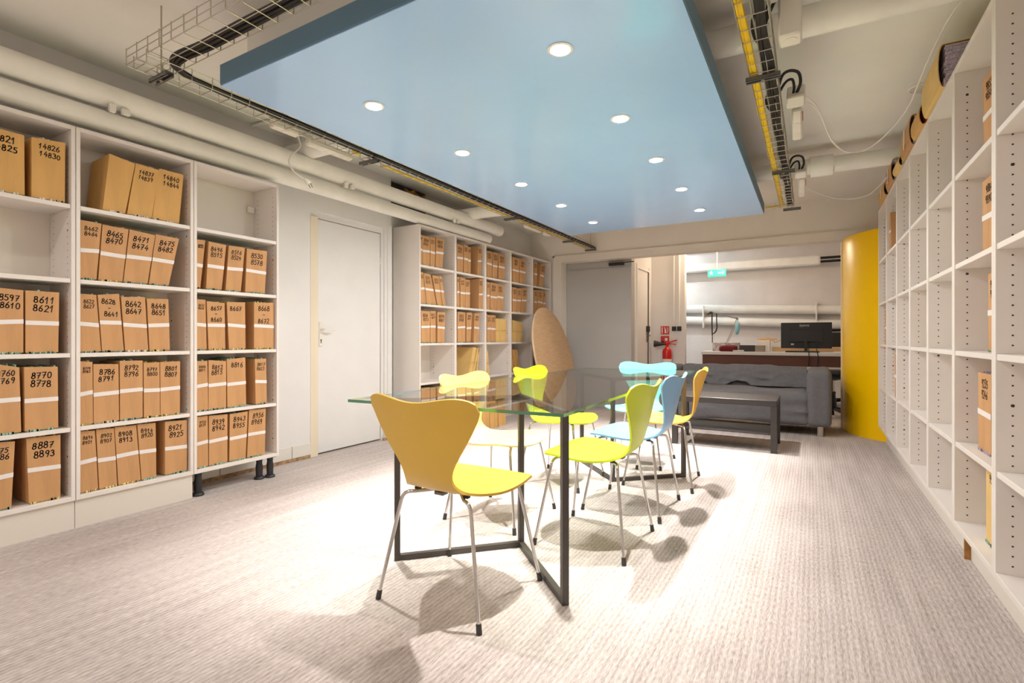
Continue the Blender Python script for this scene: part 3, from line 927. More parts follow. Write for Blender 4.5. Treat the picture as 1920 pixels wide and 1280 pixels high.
# ------------------------------------------------------------------ blue panel with downlights
PX0, PX1, PY0, PY1, PZ = -2.43, -.39, 1.385, 5.475, 2.20
pr = empty('ceiling_panel', (0, 0, PZ)); tag(pr, 'large light blue suspended ceiling panel above the table', 'ceiling panel')
b = MB(); b.mi = 0
b.rbox(PX0, PX1, PY0, PY1, .004, .105, .006)
b.build('panel_body', 'panel_side_shaded', pr)
MB().box(PX0 + .004, PX1 - .004, PY0 + .004, PY1 - .004, 0, .0042).build('panel_face', 'panel_blue', pr)
for (x, y) in ((-2.1, 1.9), (-.75, 1.9), (-2.1, 4.6), (-.75, 4.6)):
    MB().cyl((x, y, .105), (x, y, ZC - PZ), .004, n=6).build('hanger_rod', 'steel_wire', pr)

rim_me = MB().lathe([(.052, 0), (.054, -.003), (.050, -.006), (.041, -.006), (.040, -.002)], n=24).mesh('trim_ring', 'lamp_trim', True)
lm_ = MB(); lm_.add([(.039 * cos(2 * pi * q / 20), .039 * sin(2 * pi * q / 20), -.0045) for q in range(20)], [tuple(range(19, -1, -1))])
lens_me = lm_.mesh('lens', 'lamp_lens', fix=False)
LROWS = ((-1.945, (1.905, 2.677, 3.455, 4.188, 4.965), 'left'), (-.898, (1.924, 2.696, 3.441, 4.218, 4.990), 'right'))
for (x, ys, side) in LROWS:
    for i, y in enumerate(ys):
        r = empty('downlight', (x, y, PZ))
        tag(r, f'{ORD[i + 1]} lit downlight from the near end of the {side} row in the blue panel', 'downlight', 'downlights in the blue panel')
        inst('trim_ring', rim_me, r); inst('lens', lens_me, r)
        ld = bpy.data.lights.new('downlight_beam', 'SPOT')
        ld.energy = SPOT_POWER; ld.color = SPOT_COLOR
        ld.spot_size = radians(61); ld.spot_blend = 1.0; ld.shadow_soft_size = .022
        lo = bpy.data.objects.new('downlight_beam', ld); C.objects.link(lo); lo.parent = r; lo.location = (0, 0, -.02)
# fill lamps added out of view to brighten the near part of the room
for i, (x, y) in enumerate(((-2.3, -.7), (-.9, -.7))):
    r = empty('downlight', (x, y, ZC - .001)); tag(r, f'{["left", "right"][i]} unseen round fill lamp added behind the camera', 'downlight', 'added fill lamps behind the camera')
    inst('trim_ring', rim_me, r); inst('lens', lens_me, r)
    ld = bpy.data.lights.new('fill_light', 'SPOT'); ld.energy = ROOM_FILL; ld.color = SPOT_COLOR
    ld.spot_size = radians(150); ld.spot_blend = .6; ld.shadow_soft_size = .08
    lo = bpy.data.objects.new('fill_light', ld); C.objects.link(lo); lo.parent = r; lo.location = (0, 0, -.02)

# ------------------------------------------------------------------ wire cable trays
ZTR = 2.272
def tray(name, axis, c, w_, a0, a1, label, h=.055, step=.10):
    """wire basket tray running along axis ('x' or 'y'), centre c on the other axis"""
    root = empty(name, (0, 0, ZTR)); tag(root, label, 'cable tray', 'wire cable trays round the blue panel')
    def P(a, o, z): return (a, c + o, z) if axis == 'x' else (c + o, a, z)
    for (o, z) in ((-w_ / 2, h), (-w_ / 2, h / 2), (-w_ / 2, 0), (0, 0), (w_ / 2, 0), (w_ / 2, h / 2), (w_ / 2, h)):
        MB().tube([P(a0, o, z), P(a1, o, z)], .0022, 5).build('long_wire', 'steel_wire', root)
    u = MB()
    pts = [(-w_ / 2, h + .006), (-w_ / 2, .004), (-w_ / 2 + .006, -.003), (w_ / 2 - .006, -.003), (w_ / 2, .004), (w_ / 2, h + .006)]
    u.tube([(0, o, z) if axis == 'x' else (o, 0, z) for o, z in pts], .0024, 5)
    me = u.mesh('cross_wire', 'steel_wire')
    n = int((a1 - a0) / step)
    for i in range(n + 1):
        a = a0 + i * step
        inst('cross_wire', me, root, (a, c, 0) if axis == 'x' else (c, a, 0))
    return root


tray('cable_tray', 'y', -2.70, .12, 1.17, 6.87, 'wire cable tray along the left edge of the blue panel')
tray('cable_tray', 'x', 1.212, .155, -2.75, -.13, 'wire cable tray along the near edge of the blue panel', h=.07)
tray('cable_tray', 'y', -.20, .115, 1.30, 5.62, 'wire cable tray along the right edge of the blue panel')
tray('cable_tray', 'x', 5.59, .06, -.70, -.15, 'short wire cable tray crossing at the far right panel corner', h=.03)

# strut brackets and hanging rods
def bracket(x, y, ln, axis, label, rod=True):
    root = empty('tray_bracket', (x, y, ZTR)); tag(root, label, 'bracket', 'tray brackets')
    b = MB(); hl = ln / 2
    for (s0, s1, z0, z1) in ((-.018, .018, -.012, -.010), (-.018, -.0155, -.030, -.010), (.0155, .018, -.030, -.010), (-.018, -.008, -.030, -.028), (.008, .018, -.030, -.028)):
        if axis == 'x': b.box(-hl, hl, s0, s1, z0, z1)
        else: b.box(s0, s1, -hl, hl, z0, z1)
    b.build('strut', 'grey_steel', root)
    if rod:
        MB().cyl((0, 0, -.04), (0, 0, ZC - ZTR), .004, n=6).build('hanger_rod', 'steel_wire', root)
    MB().lathe([(.010, -.034), (.010, -.031)], n=6).build('nut', 'steel_wire', root)
    return root


bracket(-.20, 2.725, .15, 'x', 'grey strut bracket nearest the camera on the right tray')
bracket(-.18, 4.34, .15, 'x', 'middle grey strut bracket on the right tray')
bracket(-.16, 5.63, .15, 'x', 'grey strut bracket at the far end of the right tray')
bracket(-2.70, 1.26, .16, 'x', 'grey strut bracket at the near left tray corner')
bracket(-2.71, 2.61, .17, 'x', 'grey strut bracket on the left tray above the shelving')
bracket(-2.71, 4.60, .17, 'x', 'grey strut bracket on the left tray above the far shelving', rod=False)
bracket(-2.70, 6.05, .17, 'x', 'grey strut bracket on the left tray past the blue panel')
bracket(-2.70, 6.80, .16, 'x', 'grey strut bracket at the far end of the left tray')

# cables lying in the trays
def cable(pts, r, m, label, n=6, group='cables in the trays', name='cable'):
    return tag(MB().tube(spline(pts, n), r, 7).build(name, m, smooth=True), label, 'cable', group)


def lay(x, z, y0, y1, j=.012, n=12):
    return [(x + rnd.uniform(-j, j), y0 + (y1 - y0) * i / n, z + rnd.uniform(-.003, .004)) for i in range(n + 1)]


Z0 = ZTR + .012
for k, dx in enumerate((-.052, -.042, -.032)):
    cable(lay(-.20 + dx, Z0, 1.32, 5.54, .004, 16) + [(-.24 + .01 * k, 5.58, Z0), (-.42, 5.585 + .01 * k, Z0), (-.68, 5.585 + .01 * k, Z0)], .0085, 'cable_yellow',
          ['outer', 'middle', 'inner'][k] + ' yellow cable in the right tray')
for k, dx in enumerate((.012, .026, .038)):
    cable(lay(-.20 + dx, Z0 + .002, 1.32, 5.60, .006, 16), .0095, 'cable_black', ['left', 'middle', 'right'][k] + ' black cable in the right tray')
for k in range(3):
    cable([(-2.68 + .018 * k, 6.84, Z0)] + [(-2.68 + .018 * k + rnd.uniform(-.006, .006), 6.6 - .52 * i, Z0 + .003 * k) for i in range(10)] +
          [(-2.685 + .012 * k, 1.52, Z0 + .01), (-2.65 + .01 * k, 1.32, Z0 + .012), (-2.53, 1.23 + .02 * k, Z0 + .01)] +
          [(-2.3 + .3 * i, 1.235 + .02 * k + rnd.uniform(-.006, .006), Z0 + .008) for i in range(7)], .0105, 'cable_black',
          ['left', 'middle', 'right'][k] + ' thick black cable in the left and near trays')
cable([(-2.745, 6.84, Z0)] + [(-2.745 + rnd.uniform(-.004, .004), 6.56 - .42 * i, Z0) for i in range(10)], .0085, 'cable_yellow', 'yellow cable in the left tray')
MB_tag = MB().rbox(-2.755, -2.725, 2.49, 2.55, Z0, Z0 + .05, .004).build('cable_marker', 'cable_yellow')
tag(MB_tag, 'yellow tag on the left cable tray', 'tag')

# power strips hung from the trays
def power_strip(x, y, z, ln, tilt, label, red=False, rot=0.0):
    root = empty('power_strip', (x, y, z)); root.rotation_euler = (tilt, 0, rot)
    tag(root, label, 'power strip', 'power strips on the trays')
    MB().rbox(-.027, .027, -ln / 2, ln / 2, -.022, .022, .010).build('housing', 'plastic_white', root, True)
    s = MB()
    n = max(1, int(ln / .06))
    for i in range(n):
        yy = -ln / 2 + (i + .5) * ln / n
        s.tube([(0, yy, -.0225), (0, yy, -.0232)], .019, 14)
    s.build('sockets', 'melamine_back', root, True)
    if red:
        MB().rbox(.0275, .031, -ln * .35, -ln * .1, -.012, .012, .001).build('switch', 'plastic_red', root)
    return root


def socket_box(x, y, z, sx, sy, sz, label, rot=0.0, tilt=0.0):
    root = empty('socket_box', (x, y, z), rot); root.rotation_euler = (tilt, 0, rot); tag(root, label, 'socket', 'sockets on the trays')
    MB().rbox(-sx / 2, sx / 2, -sy / 2, sy / 2, -sz / 2, sz / 2, .008).build('housing', 'plastic_white', root, True)
    b = MB(); b.tube([(0, 0, -sz / 2 - .0004), (0, 0, -sz / 2 - .002)], min(sx, sy) * .33, 18)
    b.build('outlet', 'melamine_back', root, True)
    return root


socket_box(-.075, 2.42, 2.335, .085, .10, .19, 'white socket box nearest the camera on the right tray')
power_strip(-.135, 2.18, 2.335, .22, 0.25, 'white power strip nearest the camera on the right tray')
socket_box(-.072, 3.22, 2.335, .09, .16, .065, 'white socket box in the middle of the right tray', tilt=.75)
power_strip(-.072, 3.50, 2.285, .20, -.7, 'white power strip with red switch in the middle of the right tray', red=True)
socket_box(-.072, 4.68, 2.335, .085, .15, .06, 'white socket box at the far part of the right tray', tilt=.7)
power_strip(-.068, 4.98, 2.285, .20, -.6, 'white power strip with red switch at the far right tray', red=True)
socket_box(-2.815, 2.02, 2.307, .075, .19, .05, 'white double socket on the left tray over the shelving')
power_strip(-2.81, 2.35, 2.275, .36, 0.0, 'long white power strip on the left tray over the shelving')
power_strip(-2.81, 5.27, 2.285, .38, 0.0, 'long white power strip on the left tray past the pipes')
socket_box(-2.80, 5.61, 2.285, .07, .12, .05, 'small white socket on the left tray past the pipes')
def loop(x, y, z, lab):
    cable([(-.165, y + .02, Z0 + .01), (x - .045, y - .01, z + .05), (x - .01, y, z + .085), (x + .035, y + .02, z + .075), (x + .045, y + .05, z + .03), (x + .025, y + .08, z - .01)], .008, 'cable_black', lab + ' outer black cable loop over the right tray')
    cable([(-.175, y + .04, Z0 + .01), (x - .03, y + .02, z + .03), (x + .005, y + .03, z + .05), (x + .015, y + .06, z + .02), (x + .01, y + .08, z - .01)], .007, 'cable_black', lab + ' inner black cable loop over the right tray')
    cable([(-.17, y - .06, Z0 + .014), (-.20, y - .04, Z0 + .03), (-.215, y + .06, Z0 + .032), (-.205, y + .16, Z0 + .026), (-.17, y + .18, Z0 + .014)], .007, 'cable_black', lab + ' slack black cable loop beside the right tray')


loop(-.095, 2.33, 2.36, 'near'); loop(-.095, 3.10, 2.345, 'middle'); loop(-.095, 4.57, 2.345, 'far')
# white leads
cable([(-.03, 3.25, 2.34), (.03, 3.35, 2.30), (.11, 3.55, 2.16), (.21, 3.70, 2.125), (.33, 3.72, 2.16), (.46, 3.60, 2.28), (.515, 3.36, 2.42), (.56, 3.08, 2.50), (.62, 2.90, 2.53)], .0045, 'cable_white', 'white lead sagging from the right tray to the shelving', group='white leads')
cable([(-.03, 3.28, 2.32), (.01, 3.33, 2.305), (.055, 3.40, 2.265)], .003, 'cable_white', 'short white lead at the middle right power strip', group='white leads')
cable([(-.035, 4.97, 2.27), (.06, 5.04, 2.225), (.22, 5.13, 2.18), (.42, 5.14, 2.195), (.585, 5.05, 2.37)], .004, 'cable_white', 'white lead sagging from the far right tray to the shelving', group='white leads')
pl = empty('plug_lead', (-2.815, 2.105, 2.28)); tag(pl, 'white lead with plug dangling from the left tray', 'cable')
MB().tube(spline([(0, 0, 0), (.005, .01, -.06), (-.015, -.04, -.13), (-.02, -.05, -.18), (-.005, -.01, -.235), (.02, .035, -.262)], 6), .0048, 8).build('lead', 'cable_white', pl, True)
p = MB(); p.tube([(.02, .033, -.258), (.024, .05, -.272), (.027, .062, -.285)], [.008, .017, .018], 12)
p.build('plug', 'plastic_white', pl, True)
p = MB(); p.cyl((.02, .058, -.282), (.026, .072, -.31), .0026, n=6); p.cyl((.036, .062, -.28), (.042, .076, -.308), .0026, n=6)
p.build('plug_pin', 'grey_steel', pl)

# ceiling vent
v = empty('ceiling_vent', (.61, 4.12, ZC)); tag(v, 'round slatted vent in the ceiling above the right shelving', 'vent')
MB().lathe([(.075, -.001), (.078, -.006), (.066, -.010), (.064, -.004)], n=24).build('vent_ring', 'pipe_paint', v, True)
MB().lathe([(.064, -.003), (.064, -.002)], n=24).build('vent_back', 'dark_gap', v)
for i in range(8):
    yy = -.054 + i * .0155; hw = sqrt(max(.064 ** 2 - yy * yy, 0))
    MB().box(-hw, hw, yy - .004, yy + .004, -.009, -.004).build('vent_slat', 'pipe_paint', v)

# ------------------------------------------------------------------ glass table on steel trestles
tb = empty('dining_table', (-1.2, 2.85, 0)); tag(tb, 'long glass topped table on dark steel trestles', 'table')
GZ0, GZ1 = .730, .742
g = [(-1.692, 1.508), (-.728, 1.588), (-.792, 4.215), (-1.725, 4.190)]
g = [(x + 1.2, y - 2.85) for x, y in g]
b = MB(); n_ = 4
b.add([(x, y, GZ0) for x, y in g] + [(x, y, GZ1) for x, y in g], [(3, 2, 1, 0), (4, 5, 6, 7)])
b.mi = 1
b.add([(x, y, GZ0) for x, y in g] + [(x, y, GZ1) for x, y in g], [(i, (i + 1) % 4, 4 + (i + 1) % 4, 4 + i) for i in range(4)])
b.build('glass_top', ['table_glass', 'glass_edge'], tb)


def bar(mb, p, q, s=.025):
    """square bar between two points"""
    dx, dy, dz = (q[i] - p[i] for i in range(3)); l = sqrt(dx * dx + dy * dy + dz * dz)
    d = (dx / l, dy / l, dz / l)
    if abs(d[2]) > .9:
        a, c = mb.ax
    else:
        a = (-d[1], d[0], 0); c = (0, 0, 1)
    h_ = s / 2; vs_ = []
    for pt in (p, q):
        for (u, w2) in ((-1, -1), (1, -1), (1, 1), (-1, 1)):
            vs_.append(tuple(pt[i] + h_ * (u * a[i] + w2 * c[i]) for i in range(3)))
    mb.add(vs_, [(3, 2, 1, 0), (4, 5, 6, 7), (0, 1, 5, 4), (1, 2, 6, 5), (2, 3, 7, 6), (3, 0, 4, 7)])


for (A, V, B) in (((-1.611, 1.72), (-1.205, 2.136), (-.800, 1.752)), ((-1.60, 3.84), (-1.195, 3.425), (-.795, 3.80))):
    to = empty('trestle'); to.parent = tb
    for e in (A, B):
        for z, nm in ((.0126, 'floor_bar'), (.717, 'top_bar')):
            tr = MB(); bar(tr, (V[0] + 1.2, V[1] - 2.85, z), (e[0] + 1.2, e[1] - 2.85, z)); tr.build(nm, 'trestle', to)
    for e in (A, B, V):
        lg = MB()
        q = B if e == V else e
        dx, dy = q[0] - V[0], q[1] - V[1]; l = sqrt(dx * dx + dy * dy)
        lg.ax = ((dx / l, dy / l, 0), (-dy / l, dx / l, 0))
        bar(lg, (e[0] + 1.2, e[1] - 2.85, .0), (e[0] + 1.2, e[1] - 2.85, .7295), .0255)
        lg.build('leg', 'trestle', to)

# ------------------------------------------------------------------ chairs
def interp(tab, s):
    for i in range(len(tab) - 1):
        if s <= tab[i + 1][0]:
            t = (s - tab[i][0]) / (tab[i + 1][0] - tab[i][0]); t = max(0, min(1, t))
            return tab[i][1] + (tab[i + 1][1] - tab[i][1]) * t
    return tab[-1][1]


def smooth_tab(tab, k=6):
    p3 = spline([(a, b, 0) for a, b in tab], k)
    return [(a, b) for a, b, _ in p3]


def shell_mesh():
    prof = spline([(0, .232, .428), (0, .205, .441), (0, .13, .449), (0, .04, .443), (0, -.05, .436), (0, -.12, .436), (0, -.172, .450), (0, -.205, .487),
                   (0, -.222, .54), (0, -.238, .60), (0, -.260, .68), (0, -.283, .75), (0, -.296, .792)], 6)
    S = [0.0]
    for i in range(1, len(prof)):
        S.append(S[-1] + sqrt(sum((prof[i][j] - prof[i - 1][j]) ** 2 for j in range(3))))
    L = S[-1]
    ny = [(S[i], prof[i][1]) for i in range(len(S))]; nz = [(S[i], prof[i][2]) for i in range(len(S))]
    # half width along the shell: seat - waist - back
    hw = smooth_tab([(0, .212), (.06, .228), (.14, .243), (.22, .242), (.29, .222), (.35, .180), (.40, .140), (.445, .114), (.49, .112),
                     (.54, .138), (.60, .180), (.66, .220), (.72, .251), (.77, .261), (L, .259)])
    NS, NT = 46, 20
    top, bot = [], []
    def pos(s, t):
        y = interp(ny, s); z = interp(nz, s); w_ = interp(hw, s)
        # surface tangent
        e = .006
        ty = interp(ny, min(s + e, L)) - interp(ny, max(s - e, 0)); tz = interp(nz, min(s + e, L)) - interp(nz, max(s - e, 0))
        l = sqrt(ty * ty + tz * tz) or 1; ty /= l; tz /= l
        nyv, nzv = tz, -ty                    # normal towards the sitter
        if nzv < 0 and s < .3 * L: nyv, nzv = -nyv, -nzv
        back = max(0.0, min(1.0, (s - .46) / .24))
        mid = max(0.0, 1 - abs(s - .44) / .14)
        c = .044 * back + .008 * mid
        seat = max(0.0, 1 - s / .36)
        a = abs(t)
        off = c * a ** 2.1 * (w_ / .24) ** 1.0
        zz = .006 * seat * a ** 2 - .012 * max(0, 1 - s / .08) * a ** 2
        k = 1 - .02 * back * a
        return (t * w_ * k, y + nyv * off, z + nzv * off + zz)
    def srange(t):
        a = abs(t)
        s0 = .105 * (1 - sqrt(max(0, 1 - (a * .985) ** 2.3)))
        dip = .016 * (0.5 + 0.5 * cos(pi * min(a / .62, 1)))
        cor = .060 * (1 - sqrt(max(0, 1 - max(0, (a - .64) / .36) ** 2)))
        return s0, L - dip - cor
    P = []
    for j in range(NT + 1):
        t = sin(pi / 2 * (2 * j / NT - 1)) * .35 + (2 * j / NT - 1) * .65
        s0, s1 = srange(t)
        col = []
        for i in range(NS + 1):
            col.append(pos(s0 + (s1 - s0) * i / NS, t))
        P.append(col)
    # offset layer
    th = .0095
    def nrm(j, i):
        a = P[min(j + 1, NT)][i]; b = P[max(j - 1, 0)][i]; c = P[j][min(i + 1, NS)]; d = P[j][max(i - 1, 0)]
        u = [a[k] - b[k] for k in range(3)]; v = [c[k] - d[k] for k in range(3)]
        n = (u[1] * v[2] - u[2] * v[1], u[2] * v[0] - u[0] * v[2], u[0] * v[1] - u[1] * v[0])
        l = sqrt(sum(q * q for q in n)) or 1
        return [q / l for q in n]
    mb = MB(); vs_ = []
    idx = lambda j, i, l: (l * (NT + 1) + j) * (NS + 1) + i
    for l in (0, 1):
        for j in range(NT + 1):
            for i in range(NS + 1):
                n = nrm(j, i); p = P[j][i]
                vs_.append(tuple(p[k] + (th * n[k] if l else 0) for k in range(3)))
    fs_ = []
    for j in range(NT):
        for i in range(NS):
            fs_.append((idx(j, i, 0), idx(j, i + 1, 0), idx(j + 1, i + 1, 0), idx(j + 1, i, 0)))
            fs_.append((idx(j, i, 1), idx(j + 1, i, 1), idx(j + 1, i + 1, 1), idx(j, i + 1, 1)))
        for i, f in ((0, 1), (NS, -1)):
            q = (idx(j, i, 0), idx(j + 1, i, 0), idx(j + 1, i, 1), idx(j, i, 1)); fs_.append(q[::f])
    for i in range(NS):
        for j, f in ((0, -1), (NT, 1)):
            q = (idx(j, i, 0), idx(j, i + 1, 0), idx(j, i + 1, 1), idx(j, i, 1)); fs_.append(q[::f])
    mb.add(vs_, fs_)
    return mb


SH = shell_mesh()
LEGM, CAPM = [], []
for sx in (-1, 1):
    for sy in (1, -1):
        kx, ky = (.165, .155) if sy > 0 else (.155, -.165)
        pts = [(sx * .02, sy * .075, .414), (sx * .06, sy * .088, .4135), (sx * (kx - .035), sy * (abs(ky) - .012), .413)]
        K = (sx * kx, ky, .412); Ft = (sx * .233, sy * .223, .012)
        for a in (0.15, .4, .65, .9):
            u = 1 - a
            q0 = pts[2]; q2 = tuple(K[j] + (Ft[j] - K[j]) * .12 for j in range(3))
            Kc = (sx * (kx + .010), ky + sy * .006, .414)
            pts.append(tuple(u * u * q0[j] + 2 * u * a * Kc[j] + a * a * q2[j] for j in range(3)))
        pts.append(Ft)
        LEGM.append(MB().tube(pts, .0072, 10).mesh('leg', 'chrome', True))
        d = [Ft[j] - K[j] for j in range(3)]; l = sqrt(sum(t * t for t in d)); d = [t / l for t in d]
        c0 = tuple(Ft[j] - d[j] * .022 for j in range(3))
        CAPM.append(MB().tube([c0, (Ft[0] + d[0] * .004, Ft[1] + d[1] * .004, 0.0015)], [.0098, .0108], 10).mesh('foot_cap', 'foot_cap', True))
BR = MB(); BR.rbox(-.055, .055, -.115, .115, .416, .424, .003); BR.rbox(-.022, .022, -.150, -.116, .414, .4275, .003); BR.rbox(-.14, .14, -.012, .012, .418, .4255, .002)
BRM = BR.mesh('mounting_plate', 'grey_steel')
RB = MB()
for sx in (-1, 1):
    for y in (-.13, .13):
        RB.rbox(sx * .115 - .012, sx * .115 + .012, y - .01, y + .01, .416, .4275, .003)
RBM = RB.mesh('rubber_pads', 'foot_cap')
CH = [
    ('mustard', (-1.200, 1.650), 0, 'mustard yellow shell chair at the near end of the glass table'),
    ('cream', (-1.523, 2.471), -90, 'pale cream shell chair on the left side of the table'),
    ('lime', (-1.520, 3.285), -90, 'lime green shell chair on the left side of the table'),
    ('lime', (-.934, 2.416), 90, 'lime green shell chair on the right side of the table'),
    ('blue', (-.929, 3.008), 90, 'sky blue shell chair on the right side of the table'),
    ('orange', (-.905, 3.627), 95.4, 'orange yellow shell chair on the right side of the table'),
    ('aqua', (-1.213, 4.105), 180, 'aqua shell chair at the far end of the glass table'),
]
shells = {}
for (colr, (x, y), rz, lab) in CH:
    r = empty('shell_chair', (x, y, 0), radians(rz)); tag(r, lab, 'chair', 'coloured shell chairs round the glass table')
    if colr not in shells: shells[colr] = SH.mesh('seat_shell', 'chair_' + colr, True)
    inst('seat_shell', shells[colr], r)
    for i in range(4):
        lg = inst('leg', LEGM[i], r)
        inst('foot_cap', CAPM[i], lg)
    inst('mounting_plate', BRM, r); inst('rubber_pads', RBM, r)

# ------------------------------------------------------------------ oval board leaning on the far shelving
ov = empty('oval_board', (-3.0, 6.25, 0)); tag(ov, 'large oval wooden board leaning against the far shelving', 'board')
b = MB(); n = 48; a_, b_, rot = .735, .555, radians(24)
pl = []
for q in range(n):
    u, w_ = b_ * cos(2 * pi * q / n), a_ * sin(2 * pi * q / n)
    pl.append((u * cos(rot) - w_ * sin(rot) * .8, u * sin(rot) + w_ * cos(rot)))
zmin = min(p[1] for p in pl)
pl = [(p[0], p[1] - zmin) for p in pl]
tl = .20          # lean: x moves back as height grows
front = [(.16 - tl * z, y, z + .002) for y, z in pl]
backp = [(.16 - .026 - tl * z, y, z + .002 - .005 * 0) for y, z in pl]
b.add(front + backp, [tuple(range(n)), tuple(range(2 * n - 1, n - 1, -1))])
b.mi = 1
b.add(front + backp, [(i, n + i, n + (i + 1) % n, (i + 1) % n) for i in range(n)])
b.build('board', ['oval_wood', 'oval_edge'], ov)

# ------------------------------------------------------------------ coffee table
ct = empty('coffee_table', (-.70, 5.23, 0)); tag(ct, 'low dark brown coffee table before the grey sofa', 'coffee table')
MB().rbox(-.445, .445, -.275, .275, .405, .458, .003).build('table_top', 'coffee_table', ct)
lm = MB().rbox(-.025, .025, -.025, .025, 0, .4049, .002).mesh('leg', 'coffee_table')
for sx in (-1, 1):
    for sy in (-1, 1): inst('leg', lm, ct, (sx * .42, sy * .25, 0))
MB().rbox(-.394, .394, -.24, .24, .15, .166, .002).build('lower_shelf', 'coffee_table', ct)

# ------------------------------------------------------------------ sofa
from mathutils import noise as mnoise, Vector


def soft_block(x0, x1, y0, y1, z0, z1, r, seg=.028, wob=None):
    """rounded block with a dense skin; wob(p, n) displaces it"""
    nx = max(3, int((x1 - x0) / seg)); ny = max(3, int((y1 - y0) / seg)); nz = max(3, int((z1 - z0) / seg))
    cx, cy, cz = (x0 + x1) / 2, (y0 + y1) / 2, (z0 + z1) / 2
    hx, hy, hz = (x1 - x0) / 2, (y1 - y0) / 2, (z1 - z0) / 2
    vid = {}; vs_ = []; fs_ = []
    def vert(i, j, k):
        if (i, j, k) in vid: return vid[i, j, k]
        p = [-hx + 2 * hx * i / nx, -hy + 2 * hy * j / ny, -hz + 2 * hz * k / nz]
        q = [max(-hx + r, min(hx - r, p[0])), max(-hy + r, min(hy - r, p[1])), max(-hz + r, min(hz - r, p[2]))]
        d = [p[t] - q[t] for t in range(3)]; l = sqrt(sum(t * t for t in d))
        nrm = [t / l for t in d] if l > 1e-9 else [0, 0, 1]
        if l > 1e-9: p = [q[t] + nrm[t] * r for t in range(3)]
        P = [p[0] + cx, p[1] + cy, p[2] + cz]
        if wob:
            a = wob(P, nrm); P = [P[t] + nrm[t] * a for t in range(3)]
        vid[i, j, k] = len(vs_); vs_.append(tuple(P)); return vid[i, j, k]
    for i in range(nx):
        for j in range(ny):
            fs_.append((vert(i, j, 0), vert(i, j + 1, 0), vert(i + 1, j + 1, 0), vert(i + 1, j, 0)))
            fs_.append((vert(i, j, nz), vert(i + 1, j, nz), vert(i + 1, j + 1, nz), vert(i, j + 1, nz)))
    for i in range(nx):
        for k in range(nz):
            fs_.append((vert(i, 0, k), vert(i + 1, 0, k), vert(i + 1, 0, k + 1), vert(i, 0, k + 1)))
            fs_.append((vert(i, ny, k), vert(i, ny, k + 1), vert(i + 1, ny, k + 1), vert(i + 1, ny, k)))
    for j in range(ny):
        for k in range(nz):
            fs_.append((vert(0, j, k), vert(0, j, k + 1), vert(0, j + 1, k + 1), vert(0, j + 1, k)))
            fs_.append((vert(nx, j, k), vert(nx, j + 1, k), vert(nx, j + 1, k + 1), vert(nx, j, k + 1)))
    mb = MB(); mb.add(vs_, fs_); return mb


def wrk(sx, sy, sz, amp, ridge=True):
    def f(p, n):
        v = mnoise.noise(Vector((p[0] * sx, p[1] * sy, p[2] * sz)))
        v2 = mnoise.noise(Vector((p[0] * sx * 2.3 + 5, p[1] * sy * 2.3, p[2] * sz * 2.3)))
        a = (1 - abs(v) * 2.4) if ridge else v
        return amp * (a * .7 + v2 * .5)
    return f


so = empty('sofa', (-.72, 6.45, 0)); tag(so, 'two seat sofa in a loose wrinkled grey cover', 'sofa')
# seat block with its loose front skirt
soft_block(-.70, .70, -.42, .30, .10, .435, .05, .026, wrk(1.1, 2, 7, .030)).build('seat', 'sofa_cloth', so, True)
# back: slopes forward at the foot
bk = soft_block(-.70, .70, .19, .42, .36, .672, .07, .026, wrk(3.5, 2, 3.5, .020))
bk.v = [(x + .0, y - .10 * max(0, (.62 - z)) / .3 * (1 if y < .3 else 0), z) for (x, y, z) in bk.v]
bk.build('backrest', 'sofa_cloth', so, True)
# a crumpled throw of the same cloth hanging over the back
th = MB(); NX, NZ = 64, 22
vs_ = []
for i in range(NX + 1):
    for k in range(NZ + 1):
        u = i / NX; w_ = k / NZ
        x = -.66 + 1.34 * u
        edge = .10 * mnoise.noise(Vector((x * 4.2, 1.7, 0))) + .05 * mnoise.noise(Vector((x * 11, 4, 0)))
        zt, zb = .678, .455 + max(0, edge)
        z = zt + (zb - zt) * w_
        y = .165 - .085 * w_ ** 1.4 + .02 * (1 - w_) ** 6 - .034 * (1 - abs(mnoise.noise(Vector((x * 4.5 + z * 5, z * 7 - x * 2.5, 3)))) * 2.4) * min(1, w_ * 3)
        vs_.append((x, y, z))
fs_ = [(i * (NZ + 1) + k, (i + 1) * (NZ + 1) + k, (i + 1) * (NZ + 1) + k + 1, i * (NZ + 1) + k + 1) for i in range(NX) for k in range(NZ)]
m0 = len(vs_)
vs_ += [(x, y + .012, z) for x, y, z in vs_]
fs_ += [tuple(q + m0 for q in f[::-1]) for f in fs_]
for k in range(NZ):
    fs_ += [(k, k + 1, m0 + k + 1, m0 + k), (NX * (NZ + 1) + k, m0 + NX * (NZ + 1) + k, m0 + NX * (NZ + 1) + k + 1, NX * (NZ + 1) + k + 1)]
for i in range(NX):
    a, b2_ = i * (NZ + 1) + NZ, (i + 1) * (NZ + 1) + NZ
    fs_ += [(a, b2_, m0 + b2_, m0 + a)]
th.add(vs_, fs_)
th.build('back_cover', 'sofa_cloth', so, True)
for s in (-1, 1):
    soft_block(s * .79 - .105, s * .79 + .105, -.44, .42, .10, .672, .048, .026, wrk(3, 2, 2.2, .010)).build('armrest', 'sofa_cloth', so, True)
lm = MB().lathe([(.026, 0), (.028, .004), (.028, .112)], n=16).mesh('leg', 'sofa_leg', True)
for sx in (-1, 1):
    for sy in (-.385, .36): inst('leg', lm, so, (sx * .80, sy, 0))

